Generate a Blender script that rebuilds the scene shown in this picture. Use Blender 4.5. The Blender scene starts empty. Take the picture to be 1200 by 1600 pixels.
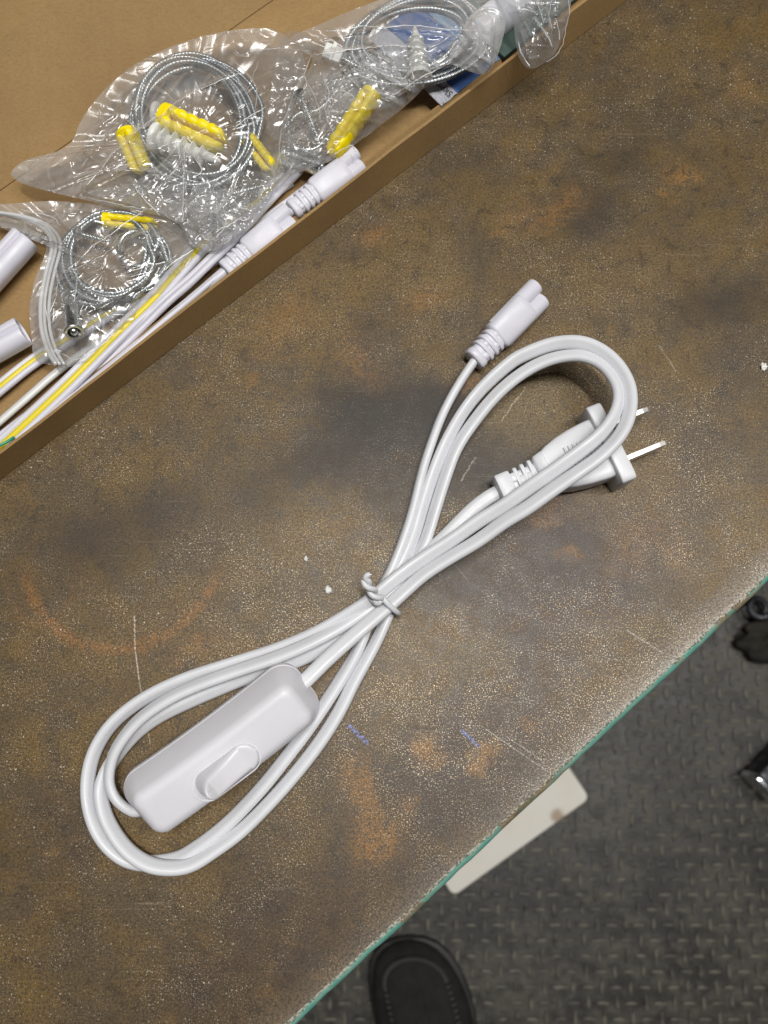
import bpy, bmesh, math, random
import numpy as np
from mathutils import Vector, Matrix, noise as mnoise

random.seed(7)
R = math.radians
sc = bpy.context.scene
COL = sc.collection

# ------------------------------------------------------------------ camera
CAM_H, PITCH, FPX = 0.27, R(12.0), 1200.0
cam_d = bpy.data.cameras.new("camera")
cam_d.sensor_fit = 'VERTICAL'
cam_d.sensor_height = 36.0
cam_d.lens = 27.0
cam_d.clip_start = 0.01
cam_d.clip_end = 50
cam_d.dof.use_dof = True
cam_d.dof.focus_distance = 0.268
cam_d.dof.aperture_fstop = 13.5
cam = bpy.data.objects.new("camera", cam_d)
COL.objects.link(cam)
cam.location = (0, 0, CAM_H)
cam.rotation_euler = (PITCH, 0, 0)
sc.camera = cam

# ------------------------------------------------------------------ world, lamps, exposure
w = bpy.data.worlds.new("World")
sc.world = w
w.use_nodes = True
bg = w.node_tree.nodes["Background"]
bg.inputs[0].default_value = (0.93, 0.96, 1.0, 1)
bg.inputs[1].default_value = 0.045


def lamp(name, loc, target, sx, sy, power, color):
    d = bpy.data.lights.new(name, 'AREA')
    d.shape = 'RECTANGLE'
    d.size, d.size_y, d.energy, d.color = sx, sy, power, color
    o = bpy.data.objects.new(name, d)
    COL.objects.link(o)
    o.location = loc
    o.rotation_euler = (Vector(target) - Vector(loc)).to_track_quat('-Z', 'Y').to_euler()


lamp("workshop_lamp", (0.15, 0.20, 2.5), (0, 0.05, 0), 1.0, 0.16, 45.0, (1.0, 0.985, 0.955))
lamp("workshop_lamp", (1.15, 0.30, 2.5), (0.1, 0.0, 0), 0.18, 1.2, 29.0, (1.0, 0.985, 0.955))
lamp("workshop_lamp", (-1.05, 0.35, 2.5), (0, 0, 0), 0.18, 1.5, 4.0, (1.0, 0.985, 0.955))

sc.view_settings.view_transform = 'Standard'
sc.view_settings.look = 'None'
sc.view_settings.exposure = 0.0
sc.view_settings.gamma = 1.0
sc.cycles.max_bounces = 12
sc.cycles.transparent_max_bounces = 32
sc.cycles.sample_clamp_indirect = 4.0
sc.cycles.caustics_refractive = False


# ------------------------------------------------------------------ helpers
def P(u, v, z=0.0):
    """a point of the place z millimetres above the bench, on the sight line the photo was surveyed with"""
    x, y = (u - 600.0) / FPX, (800.0 - v) / FPX
    c, s = math.cos(PITCH), math.sin(PITCH)
    d = Vector((x, y * c + s, y * s - c))
    k = (z * 0.001 - CAM_H) / d.z
    return Vector((0, 0, CAM_H)) + d * k


def px_of(p):
    q = cam_inv @ p
    return 600 + FPX * q.x / -q.z, 800 - FPX * q.y / -q.z


cam_inv = (Matrix.Translation((0, 0, CAM_H)) @ Matrix.Rotation(PITCH, 4, 'X')).inverted()


def empty(name, loc=(0, 0, 0), label=None, cat=None, group=None, mat=None):
    o = bpy.data.objects.new(name, None)
    o.empty_display_size = 0.01
    COL.objects.link(o)
    if mat is not None:
        o.matrix_world = mat
    else:
        o.location = loc
    tag(o, label, cat, group)
    return o


def tag(o, label=None, cat=None, group=None, kind=None):
    if label: o["label"] = label
    if cat: o["category"] = cat
    if group: o["group"] = group
    if kind: o["kind"] = kind
    return o


def obj(name, bm, mat, parent=None, smooth=True, sharp=None):
    me = bpy.data.meshes.new(name)
    bmesh.ops.recalc_face_normals(bm, faces=bm.faces)
    bm.to_mesh(me)
    bm.free()
    me.materials.append(mat)
    if smooth:
        me.polygons.foreach_set("use_smooth", [True] * len(me.polygons))
        if sharp is not None:
            me.set_sharp_from_angle(angle=R(sharp))
    o = bpy.data.objects.new(name, me)
    COL.objects.link(o)
    if parent is not None:
        o.parent = parent
    return o


def copy_tree(o, parent=None):
    c = o.copy()
    COL.objects.link(c)
    if parent is not None:
        c.parent = parent
    for ch in o.children:
        copy_tree(ch, c)
    return c


def frame(p0, p1, roll=0.0):
    """matrix with X from p0 to p1, Z as near up as it can be, in millimetre scale"""
    x = (p1 - p0).normalized()
    y = Vector((0, 0, 1)).cross(x).normalized()
    z = x.cross(y)
    m = Matrix((x, y, z)).transposed().to_4x4()
    m.translation = p0
    return m @ Matrix.Rotation(roll, 4, 'X') @ Matrix.Scale(0.001, 4)


def rings(bm, loops, close=True, caps=True):
    vs = [[bm.verts.new(p) for p in lp] for lp in loops]
    n = len(vs[0])
    for a, b in zip(vs[:-1], vs[1:]):
        for i in range(n if close else n - 1):
            j = (i + 1) % n
            bm.faces.new((a[i], a[j], b[j], b[i]))
    if caps:
        bm.faces.new(list(reversed(vs[0])))
        bm.faces.new(vs[-1])
    return vs


def sup(hy, hz, e=2.0, n=24, cy=0, cz=0):
    out = []
    for i in range(n):
        a = 2 * math.pi * i / n
        c, s = math.cos(a), math.sin(a)
        out.append((cy + hy * math.copysign(abs(c) ** (2 / e), c), cz + hz * math.copysign(abs(s) ** (2 / e), s)))
    return out


def loft_x(bm, secs, n=24):
    """secs: (x, half_y, half_z, exponent, cy, cz)"""
    loops = []
    for s in secs:
        x, hy, hz, e = s[:4]
        cy, cz = (s[4], s[5]) if len(s) > 4 else (0, 0)
        loops.append([Vector((x, y, z)) for y, z in sup(hy, hz, e, n, cy, cz)])
    rings(bm, loops)


def rblock_x(bm, x0, x1, hy, hz, e=5, r=0.4, cy=0, cz=0, n=24):
    loft_x(bm, [(x0, hy - r, hz - r, e, cy, cz), (x0 + .3 * r, hy - .3 * r, hz - .3 * r, e, cy, cz), (x0 + r, hy, hz, e, cy, cz),
                (x1 - r, hy, hz, e, cy, cz), (x1 - .3 * r, hy - .3 * r, hz - .3 * r, e, cy, cz), (x1, hy - r, hz - r, e, cy, cz)], n)


def box(bm, x0, x1, y0, y1, z0, z1, bev=0.0):
    r = bmesh.ops.create_cube(bm, size=1)
    for v in r['verts']:
        v.co = Vector(((x0 + x1) / 2 + v.co.x * (x1 - x0), (y0 + y1) / 2 + v.co.y * (y1 - y0), (z0 + z1) / 2 + v.co.z * (z1 - z0)))
    if bev:
        es = list({e for v in r['verts'] for e in v.link_edges})
        bmesh.ops.bevel(bm, geom=es, offset=bev, segments=3, profile=0.5, affect='EDGES')


def rr_outline(L, W, rc, inset, n=6, rmin=0.05):
    hx, hy, r = L / 2 - inset, W / 2 - inset, max(rc - inset, rmin)
    out = []
    for cx, cy, a0 in ((hx - r, hy - r, 0), (-hx + r, hy - r, 90), (-hx + r, -hy + r, 180), (hx - r, -hy + r, 270)):
        for k in range(n + 1):
            a = R(a0 + 90 * k / n)
            out.append((cx + r * math.cos(a), cy + r * math.sin(a)))
        if a0 in (90 - 90, 180) and L > 50:
            sg = 1 if a0 == 0 else -1
            for k in range(1, 12):
                out.append((sg * (hx - r) * (1 - 2 * k / 12), sg * hy))
    return out


def rprism(bm, L, W, z0, z1, rc, rt=0, rb=0, n=6, draft=0.0, rmin=0.05):
    lv = []
    if rb:
        for k in range(5):
            a = R(90 * k / 4)
            lv.append((z0 + rb * (1 - math.cos(a)), rb * (1 - math.sin(a))))
    else:
        lv.append((z0, 0))
    if rt:
        for k in range(5):
            a = R(90 * k / 4)
            lv.append((z1 - rt * (1 - math.sin(a)), rt * (1 - math.cos(a))))
    else:
        lv.append((z1, 0))
    loops = []
    for z, ins in lv:
        dd = draft * (z - z0) / max(z1 - z0, 1e-6)
        loops.append([Vector((x, y, z)) for x, y in rr_outline(L, W, rc, ins + dd, n, rmin)])
    rings(bm, loops)


def lathe_x(bm, prof, n=20):
    rings(bm, [[Vector((x, r * math.cos(2 * math.pi * i / n), r * math.sin(2 * math.pi * i / n))) for i in range(n)] for x, r in prof])


def resample(ctrl, step, smooth=3, closed=False):
    """smooth curve through control rows (x,y,z,extra...), metres; step in metres"""
    c = np.array([list(r) for r in ctrl], float)
    n = len(c)
    out = []
    segs = n if closed else n - 1
    for i in range(segs):
        if closed:
            p0, p1, p2, p3 = c[(i - 1) % n], c[i], c[(i + 1) % n], c[(i + 2) % n]
        else:
            p1, p2 = c[i], c[i + 1]
            p0 = c[i - 1] if i else 2 * p1 - p2
            p3 = c[i + 2] if i + 2 < n else 2 * p2 - p1
        for k in range(12):
            t = k / 12
            out.append(0.5 * ((2 * p1) + (-p0 + p2) * t + (2 * p0 - 5 * p1 + 4 * p2 - p3) * t * t + (-p0 + 3 * p1 - 3 * p2 + p3) * t ** 3))
    if not closed:
        out.append(c[-1])
    a = np.array(out)
    for _ in range(smooth * 6):
        b = a.copy()
        if closed:
            b = (np.roll(a, 1, 0) + 2 * a + np.roll(a, -1, 0)) / 4
        else:
            b[1:-1] = (a[:-2] + 2 * a[1:-1] + a[2:]) / 4
        a = b
    if closed:
        a = np.vstack([a, a[:1]])
    d = np.r_[0, np.cumsum(np.linalg.norm(np.diff(a[:, :3], axis=0), axis=1))]
    m = max(int(d[-1] / step), 4)
    s = np.linspace(0, d[-1], m + 1)
    return np.stack([np.interp(s, d, a[:, k]) for k in range(a.shape[1])], 1), s


def sweep(bm, pts, sec, twist=None, caps=True, scale=None):
    pts = [Vector(p[:3]) for p in pts]
    n = len(pts)
    side_prev = None
    loops = []
    for i, p in enumerate(pts):
        t = (pts[min(i + 1, n - 1)] - pts[max(i - 1, 0)]).normalized()
        if side_prev is None:
            s = t.cross(Vector((0, 0, 1)))
            if s.length < 0.2: s = t.cross(Vector((0, 1, 0)))
            s.normalize()
        else:
            s = (side_prev - t * side_prev.dot(t)).normalized()
            fl = t.cross(Vector((0, 0, 1)))
            if fl.length > 0.3:
                fl.normalize()
                if fl.dot(s) < 0: fl = -fl if False else fl
                s = (s * 0.7 + fl * 0.3).normalized() if fl.dot(s) > -0.5 else s
        side_prev = s
        nn = s.cross(t)
        a = twist[i] if twist is not None else 0
        k = scale[i] if scale is not None else 1
        ca, sa = math.cos(a), math.sin(a)
        loops.append([p + (s * (y * ca - z * sa) + nn * (y * sa + z * ca)) * k for y, z in sec])
    rings(bm, loops, caps=caps)


def wire(bm, ctrl, r, step=0.0015, n=10, smooth=1, closed=False):
    pts, s = resample(ctrl, step, smooth, closed)
    sweep(bm, pts, sup(r, r, 2, n), caps=not closed)
    return pts


# ------------------------------------------------------------------ materials
def new_mat(name):
    m = bpy.data.materials.new(name)
    m.use_nodes = True
    nt = m.node_tree
    b = nt.nodes["Principled BSDF"]
    return m, nt, b


def N(nt, t, **kw):
    n = nt.nodes.new(t)
    for k, v in kw.items():
        setattr(n, k, v)
    return n


def coord(nt):
    return N(nt, "ShaderNodeTexCoord").outputs["Object"]


def noise(nt, vec, scale, detail=3, rough=0.55, dist=0.0):
    n = N(nt, "ShaderNodeTexNoise")
    nt.links.new(vec, n.inputs["Vector"])
    n.inputs["Scale"].default_value = scale
    n.inputs["Detail"].default_value = detail
    n.inputs["Roughness"].default_value = rough
    n.inputs["Distortion"].default_value = dist
    return n.outputs["Fac"]


def ramp(nt, fac, a, b, lo=0.0, hi=1.0):
    n = N(nt, "ShaderNodeMapRange", interpolation_type='SMOOTHSTEP')
    nt.links.new(fac, n.inputs["Value"])
    n.inputs["From Min"].default_value = a
    n.inputs["From Max"].default_value = b
    n.inputs["To Min"].default_value = lo
    n.inputs["To Max"].default_value = hi
    return n.outputs["Result"]


def math_(nt, op, a, b=None):
    n = N(nt, "ShaderNodeMath", operation=op)
    for i, v in enumerate((a, b)):
        if v is None: continue
        if isinstance(v, (int, float)): n.inputs[i].default_value = v
        else: nt.links.new(v, n.inputs[i])
    return n.outputs[0]


def mixc(nt, fac, a, b):
    n = N(nt, "ShaderNodeMix", data_type='RGBA')
    for s, v in ((n.inputs[0], fac), (n.inputs[6], a), (n.inputs[7], b)):
        if isinstance(v, (int, float)): s.default_value = v
        elif isinstance(v, tuple): s.default_value = (*v, 1)
        else: nt.links.new(v, s)
    return n.outputs[2]


def bump(nt, b, h, strength, dist):
    n = N(nt, "ShaderNodeBump")
    nt.links.new(h, n.inputs["Height"])
    n.inputs["Strength"].default_value = strength
    n.inputs["Distance"].default_value = dist
    nt.links.new(n.outputs[0], b.inputs["Normal"])
    return n.outputs[0]


def plastic(name, col, rough, grain=0.02, sss=0.0, scale=900, dirt=0.06):
    m, nt, b = new_mat(name)
    c = coord(nt)
    g = N(nt, "ShaderNodeNewGeometry").outputs["Position"]
    f = ramp(nt, noise(nt, g, 60, 4), 0.4, 0.75)
    dark = tuple(x * (1 - dirt * k) for x, k in zip(col, (1, 1.05, 1.2)))
    nt.links.new(mixc(nt, f, col, dark), b.inputs["Base Color"])
    nt.links.new(ramp(nt, noise(nt, g, 150, 3), 0.3, 0.7, rough * 0.85, rough * 1.15), b.inputs["Roughness"])
    bump(nt, b, noise(nt, g, scale * 3, 2), grain, 0.0004)
    b.inputs["Specular IOR Level"].default_value = 0.45
    if sss:
        b.inputs["Subsurface Weight"].default_value = sss
        b.inputs["Subsurface Radius"].default_value = (1, 0.9, 0.8)
        b.inputs["Subsurface Scale"].default_value = 0.0012
    return m


M_CORD = plastic("white_cord_pvc", (0.675, 0.68, 0.71), 0.38, 0.04)
M_SWITCH = plastic("white_switch_plastic", (0.70, 0.69, 0.73), 0.36, 0.03, dirt=0.04)
M_CONN = plastic("white_connector_plastic", (0.66, 0.65, 0.72), 0.4, 0.03)
M_YEL = plastic("yellow_nylon", (0.95, 0.75, 0.001), 0.4, 0.05)
M_YWIRE = plastic("yellow_wire_pvc", (0.76, 0.62, 0.02), 0.4, 0.03)
M_GWIRE = plastic("green_wire_pvc", (0.04, 0.35, 0.22), 0.4, 0.03)
M_NYLON = plastic("white_nylon", (0.78, 0.78, 0.74), 0.35, 0.03)
M_STITCH = plastic("dark_thread", (0.09, 0.085, 0.08), 0.8, 0.3)


def metal(name, col, rough, sc_=800):
    m, nt, b = new_mat(name)
    g = N(nt, "ShaderNodeNewGeometry").outputs["Position"]
    b.inputs["Metallic"].default_value = 1
    f = noise(nt, g, sc_, 4)
    nt.links.new(mixc(nt, ramp(nt, f, 0.35, 0.7), col, tuple(x * 0.75 for x in col)), b.inputs["Base Color"])
    nt.links.new(ramp(nt, f, 0.3, 0.7, rough * 0.7, rough * 1.4), b.inputs["Roughness"])
    return m


M_BLADE = metal("nickel_plate", (0.93, 0.91, 0.86), 0.5, 60)
M_STEEL = metal("zinc_steel", (0.70, 0.72, 0.72), 0.28)
M_ROPE = metal("galvanised_rope", (0.52, 0.55, 0.56), 0.36, 3000)
M_TUBE = metal("grey_steel_tube", (0.10, 0.10, 0.11), 0.5, 100)
M_CHROME = metal("bright_steel_cap", (0.85, 0.86, 0.90), 0.18, 100)


def cardboard(name, col):
    m, nt, b = new_mat(name)
    c = N(nt, "ShaderNodeNewGeometry").outputs["Position"]
    mp = N(nt, "ShaderNodeMapping")
    mp.inputs["Rotation"].default_value = (0, 0, R(-38))
    mp.inputs["Scale"].default_value = (0.35, 1, 1)
    nt.links.new(c, mp.inputs["Vector"])
    f1 = noise(nt, c, 28, 4)
    f2 = noise(nt, mp.outputs[0], 1500, 3, 0.7)
    col1 = mixc(nt, ramp(nt, f1, 0.3, 0.7), col, tuple(x * 0.84 for x in col))
    col2 = mixc(nt, ramp(nt, f2, 0.35, 0.75, 0, 0.55), col1, tuple(x * k for x, k in zip(col, (0.66, 0.62, 0.55))))
    f3 = noise(nt, c, 2600, 1)
    col3 = mixc(nt, ramp(nt, f3, 0.68, 0.78, 0, 0.5), col2, (0.5, 0.38, 0.22))
    nt.links.new(col3, b.inputs["Base Color"])
    b.inputs["Roughness"].default_value = 0.72
    b.inputs["Specular IOR Level"].default_value = 0.25
    bump(nt, b, f2, 0.25, 0.0003)
    return m


M_CARD = cardboard("brown_cardboard", (0.35, 0.222, 0.094))
M_CARDIN = cardboard("brown_cardboard_edge", (0.30, 0.18, 0.07))


def film(name, milk, col=(0.9, 0.9, 0.9), bs=0.5, scale=1.0):
    m = bpy.data.materials.new(name)
    m.use_nodes = True
    nt = m.node_tree
    nt.nodes.clear()
    out = N(nt, "ShaderNodeOutputMaterial")
    g = N(nt, "ShaderNodeNewGeometry").outputs["Position"]
    # crinkles: rounded ridges of a warped noise, in two sizes
    def ridge(sc_, wd, dist):
        n = noise(nt, g, sc_, 1.5, 0.5, dist)
        a = math_(nt, 'ABSOLUTE', math_(nt, 'SUBTRACT', n, 0.5))
        return ramp(nt, a, wd, 0.0, 0, 1)
    where = ramp(nt, noise(nt, g, 30, 2), 0.38, 0.62)
    h = math_(nt, 'ADD', math_(nt, 'MULTIPLY', ridge(26 * scale, 0.03, 0.8), 1.0),
              math_(nt, 'MULTIPLY', math_(nt, 'MULTIPLY', ridge(95 * scale, 0.07, 0.7), where), 0.2))
    h = math_(nt, 'ADD', h, math_(nt, 'MULTIPLY', noise(nt, g, 45, 1), 1.0))
    bp = N(nt, "ShaderNodeBump")
    nt.links.new(h, bp.inputs["Height"])
    bp.inputs["Strength"].default_value = bs
    bp.inputs["Distance"].default_value = 0.0011
    tr = N(nt, "ShaderNodeBsdfTransparent")
    tr.inputs[0].default_value = (0.965, 0.965, 0.965, 1)
    df = N(nt, "ShaderNodeBsdfDiffuse")
    df.inputs[0].default_value = (*col, 1)
    gl = N(nt, "ShaderNodeBsdfGlossy")
    gl.inputs["Roughness"].default_value = 0.25
    nt.links.new(bp.outputs[0], gl.inputs["Normal"])
    lw = N(nt, "ShaderNodeLayerWeight")
    lw.inputs[0].default_value = 0.5
    nt.links.new(bp.outputs[0], lw.inputs["Normal"])
    f3 = math_(nt, 'POWER', lw.outputs["Facing"], 3.0)
    fac = math_(nt, 'ADD', math_(nt, 'MULTIPLY', f3, 0.45), 0.17)
    mk = math_(nt, 'ADD', math_(nt, 'MULTIPLY', math_(nt, 'POWER', lw.outputs["Facing"], 2.0), 0.30), milk)
    mk = math_(nt, 'MULTIPLY', mk, ramp(nt, noise(nt, g, 22, 3), 0.3, 0.7, 0.5, 1.5))
    m1 = N(nt, "ShaderNodeMixShader")
    nt.links.new(mk, m1.inputs[0])
    nt.links.new(tr.outputs[0], m1.inputs[1])
    nt.links.new(df.outputs[0], m1.inputs[2])
    m2 = N(nt, "ShaderNodeMixShader")
    nt.links.new(fac, m2.inputs[0])
    nt.links.new(m1.outputs[0], m2.inputs[1])
    nt.links.new(gl.outputs[0], m2.inputs[2])
    nt.links.new(m2.outputs[0], out.inputs[0])
    return m


M_FILM = film("clear_polythene", 0.07)
M_FILM2 = film("clear_polythene_milky", 0.085)
M_ZIP = film("clear_zip_strip", 0.42, bs=0.1)


def V2(nt, p):
    n = N(nt, "ShaderNodeCombineXYZ")
    n.inputs[0].default_value, n.inputs[1].default_value = p.x, p.y
    return n.outputs[0]


def vmath(nt, op, a, b=None):
    n = N(nt, "ShaderNodeVectorMath", operation=op)
    nt.links.new(a, n.inputs[0])
    if b is not None:
        if isinstance(b, (tuple, Vector)): n.inputs[1].default_value = tuple(b)
        else: nt.links.new(b, n.inputs[1])
    return n


def steel_top_material():
    m, nt, b = new_mat("rusty_steel_plate")
    g = coord(nt)
    # warped coordinates so that every dark has a ragged outline
    nz = N(nt, "ShaderNodeTexNoise")
    nt.links.new(g, nz.inputs["Vector"])
    nz.inputs["Scale"].default_value = 55
    nz.inputs["Detail"].default_value = 5
    nz.inputs["Roughness"].default_value = 0.65
    off = vmath(nt, 'MULTIPLY', vmath(nt, 'SUBTRACT', nz.outputs["Color"], (0.5, 0.5, 0.5)).outputs[0], (0.045, 0.045, 0)).outputs[0]
    wv = vmath(nt, 'ADD', g, off).outputs[0]
    off2 = vmath(nt, 'MULTIPLY', vmath(nt, 'SUBTRACT', nz.outputs["Color"], (0.5, 0.5, 0.5)).outputs[0], (0.006, 0.006, 0)).outputs[0]
    wv2 = vmath(nt, 'ADD', g, off2).outputs[0]
    off3 = vmath(nt, 'MULTIPLY', vmath(nt, 'SUBTRACT', nz.outputs["Color"], (0.5, 0.5, 0.5)).outputs[0], (0.018, 0.018, 0)).outputs[0]
    wv3 = vmath(nt, 'ADD', g, off3).outputs[0]

    def blob(u, v, ru, rv, ang=0, soft=0.35, src=None):
        c = P(u, v)
        mp = N(nt, "ShaderNodeMapping", vector_type='TEXTURE')
        mp.inputs["Location"].default_value = (c.x, c.y, 0)
        mp.inputs["Rotation"].default_value = (0, 0, R(ang))
        k = 0.27 / FPX
        mp.inputs["Scale"].default_value = (ru * k, rv * k, 1)
        nt.links.new(src or wv, mp.inputs["Vector"])
        ln = vmath(nt, 'LENGTH', mp.outputs[0]).outputs["Value"]
        return ramp(nt, ln, 1.0 + soft, soft, 0, 1), ln

    n_big = noise(nt, g, 14, 5, 0.6)
    n_mid = noise(nt, g, 48, 6, 0.62, 0.4)
    n_fin = noise(nt, g, 260, 4, 0.65)
    n_grit = noise(nt, g, 1150, 2, 0.7)
    n_spk = noise(nt, g, 2300, 1, 0.5)
    n_spk2 = noise(nt, g, 1250, 1.5, 0.5)

    grey = (0.102, 0.070, 0.036)
    olive = (0.150, 0.092, 0.027)
    col = mixc(nt, ramp(nt, n_mid, 0.36, 0.66), grey, olive)
    col = mixc(nt, ramp(nt, n_big, 0.46, 0.70, 0, 0.7), col, (0.062, 0.044, 0.029))
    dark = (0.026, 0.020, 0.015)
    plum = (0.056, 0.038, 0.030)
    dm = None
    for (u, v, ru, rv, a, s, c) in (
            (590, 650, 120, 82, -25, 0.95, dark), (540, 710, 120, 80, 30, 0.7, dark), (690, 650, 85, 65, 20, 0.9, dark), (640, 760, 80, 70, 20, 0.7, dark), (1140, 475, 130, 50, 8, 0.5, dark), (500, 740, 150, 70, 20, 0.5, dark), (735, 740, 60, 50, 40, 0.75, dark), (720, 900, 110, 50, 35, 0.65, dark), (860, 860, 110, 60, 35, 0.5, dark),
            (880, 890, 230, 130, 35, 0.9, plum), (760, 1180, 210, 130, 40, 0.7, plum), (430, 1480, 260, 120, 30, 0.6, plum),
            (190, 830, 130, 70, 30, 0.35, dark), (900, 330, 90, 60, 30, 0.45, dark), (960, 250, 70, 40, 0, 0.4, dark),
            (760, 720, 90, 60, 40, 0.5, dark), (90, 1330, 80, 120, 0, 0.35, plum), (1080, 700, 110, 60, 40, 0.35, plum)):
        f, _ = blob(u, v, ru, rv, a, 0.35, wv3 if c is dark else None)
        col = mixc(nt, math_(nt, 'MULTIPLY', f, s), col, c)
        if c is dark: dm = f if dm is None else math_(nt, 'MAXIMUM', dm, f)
    tan = (0.185, 0.113, 0.036)
    for (u, v, ru, rv, a, s, c) in (
            (480, 480, 130, 55, 35, 0.65, tan), (830, 620, 80, 70, 40, 0.7, (0.15, 0.105, 0.045)), (980, 760, 90, 70, 30, 0.45, tan),
            (690, 420, 60, 50, 60, 0.6, tan), (1000, 420, 150, 60, 30, 0.4, tan), (650, 1050, 120, 60, 50, 0.35, tan),
            (480, 800, 90, 60, 30, 0.45, tan), (860, 790, 60, 25, 20, 0.5, (0.19, 0.10, 0.045)),
            (300, 960, 200, 60, 35, 0.35, tan), (1020, 100, 90, 60, 30, 0.3, tan), (745, 1035, 60, 40, 50, 0.4, (0.14, 0.11, 0.05))):
        f, _ = blob(u, v, ru, rv, a, 0.4)
        col = mixc(nt, math_(nt, 'MULTIPLY', f, s), col, c)
    rust = (0.245, 0.122, 0.033)
    for (u, v, ru, rv, a, s) in (
            (1065, 272, 26, 18, -10, 0.95), (1035, 300, 14, 10, 0, 0.6), (590, 365, 30, 16, 30, 0.7), (660, 470, 34, 22, 40, 0.55),
            (560, 1240, 20, 40, 20, 0.75), (585, 1310, 34, 34, 10, 0.8), (668, 1175, 24, 24, 0, 0.85), (552, 1210, 20, 34, 10, 0.5), (760, 1175, 20, 14, 20, 0.7),
            (745, 1195, 14, 12, 0, 0.8), (830, 1135, 14, 10, 0, 0.6), (640, 1262, 14, 20, 0, 0.5), (985, 850, 50, 30, 40, 0.35),
            (870, 330, 60, 24, 40, 0.6), (800, 345, 50, 16, 50, 0.5), (445, 505, 30, 60, -30, 0.45), (735, 600, 14, 18, 0, 0.7), (1165, 130, 30, 40, 0, 0.35),
            (310, 1010, 40, 14, 35, 0.5), (395, 600, 14, 8, 30, 0.5), (1060, 860, 16, 40, 10, 0.4), (400, 1010, 16, 10, 0, 0.4),
            (955, 560, 10, 20, 0, 0.3), (890, 870, 18, 10, 0, 0.5), (560, 560, 30, 60, 40, 0.35)):
        f, _ = blob(u, v, ru * 1.5, rv * 1.5, a, 0.15, wv3)
        fr = math_(nt, 'MULTIPLY', f, ramp(nt, n_fin, 0.30, 0.58, 0.12, 1.0))
        col = mixc(nt, math_(nt, 'MULTIPLY', fr, min(1.0, s * 1.25)), col, rust)
    # the rusty ring left by a can
    for (u, v, ru, rv, a, s, wd) in ((195, 850, 155, 165, -25, 0.85, 0.10), (60, 860, 60, 120, 10, 0.3, 0.12)):
        _, ln = blob(u, v, ru, rv, a, 0.4, wv2)
        d = math_(nt, 'ABSOLUTE', math_(nt, 'SUBTRACT', ln, 1.0))
        sep = N(nt, "ShaderNodeSeparateXYZ")
        nt.links.new(g, sep.inputs[0])
        cy = P(u, v).y
        low = ramp(nt, sep.outputs[1], cy - 0.002, cy - 0.02, 0, 1)
        fr = math_(nt, 'MULTIPLY', math_(nt, 'MULTIPLY', ramp(nt, d, wd, 0.0, 0, 1), low), ramp(nt, n_fin, 0.3, 0.6, 0.3, 1))
        col = mixc(nt, math_(nt, 'MULTIPLY', fr, s), col, (0.26, 0.12, 0.03))

    def seg(p, q, wpx, src=g):
        a_, b_ = P(*p), P(*q)
        ab = b_ - a_
        pa = vmath(nt, 'SUBTRACT', src, (a_.x, a_.y, 0)).outputs[0]
        t = math_(nt, 'DIVIDE', vmath(nt, 'DOT_PRODUCT', pa, (ab.x, ab.y, 0)).outputs["Value"], ab.xy.length_squared)
        n = N(nt, "ShaderNodeClamp")
        nt.links.new(t, n.inputs[0])
        sc_ = N(nt, "ShaderNodeVectorMath", operation='SCALE')
        sc_.inputs[0].default_value = (ab.x, ab.y, 0)
        nt.links.new(n.outputs[0], sc_.inputs["Scale"])
        d = vmath(nt, 'LENGTH', vmath(nt, 'SUBTRACT', pa, sc_.outputs[0]).outputs[0]).outputs["Value"]
        k = wpx * 0.27 / FPX
        return ramp(nt, d, k, k * 0.2, 0, 1)

    # grit: pale worn flecks over the plate, with its sparkle painted in
    spk = ramp(nt, n_spk, 0.57, 0.68)
    area = math_(nt, 'MULTIPLY', ramp(nt, noise(nt, g, 20, 4, 0.6), 0.32, 0.66, 0.2, 1.0), ramp(nt, noise(nt, g, 90, 3, 0.6), 0.35, 0.6, 0.35, 1.1))
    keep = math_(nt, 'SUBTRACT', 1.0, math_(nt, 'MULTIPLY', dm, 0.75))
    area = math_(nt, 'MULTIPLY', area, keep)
    # rusty mottling a few millimetres across, and fine rubbed scratches
    mot = noise(nt, g, 150, 6, 0.7, 0.6)
    col = mixc(nt, math_(nt, 'MULTIPLY', ramp(nt, mot, 0.52, 0.70), math_(nt, 'MULTIPLY', keep, ramp(nt, n_big, 0.62, 0.38, 0.1, 0.55))), col, (0.195, 0.105, 0.032))
    col = mixc(nt, ramp(nt, mot, 0.47, 0.34, 0, 0.55), col, (0.040, 0.030, 0.022))
    for ang, st in ((41, 0.22), (-20, 0.12)):
        mp = N(nt, "ShaderNodeMapping")
        mp.inputs["Rotation"].default_value = (0, 0, R(-ang))
        mp.inputs["Scale"].default_value = (18, 900, 1)
        nt.links.new(g, mp.inputs["Vector"])
        f = ramp(nt, noise(nt, mp.outputs[0], 1.0, 2), 0.60, 0.74)
        f = math_(nt, 'MULTIPLY', f, ramp(nt, noise(nt, g, 35, 3), 0.45, 0.65))
        col = mixc(nt, math_(nt, 'MULTIPLY', f, st), col, (0.36, 0.30, 0.22))
    col = mixc(nt, ramp(nt, n_grit, 0.36, 0.56, 0.62, 0), col, (0.028, 0.022, 0.016))
    col = mixc(nt, math_(nt, 'MULTIPLY', spk, math_(nt, 'MULTIPLY', area, 0.75)), col, (0.42, 0.335, 0.215))
    spk2 = ramp(nt, n_spk2, 0.66, 0.72)
    col = mixc(nt, math_(nt, 'MULTIPLY', spk2, math_(nt, 'MULTIPLY', area, 0.9)), col, (0.64, 0.57, 0.45))
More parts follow.
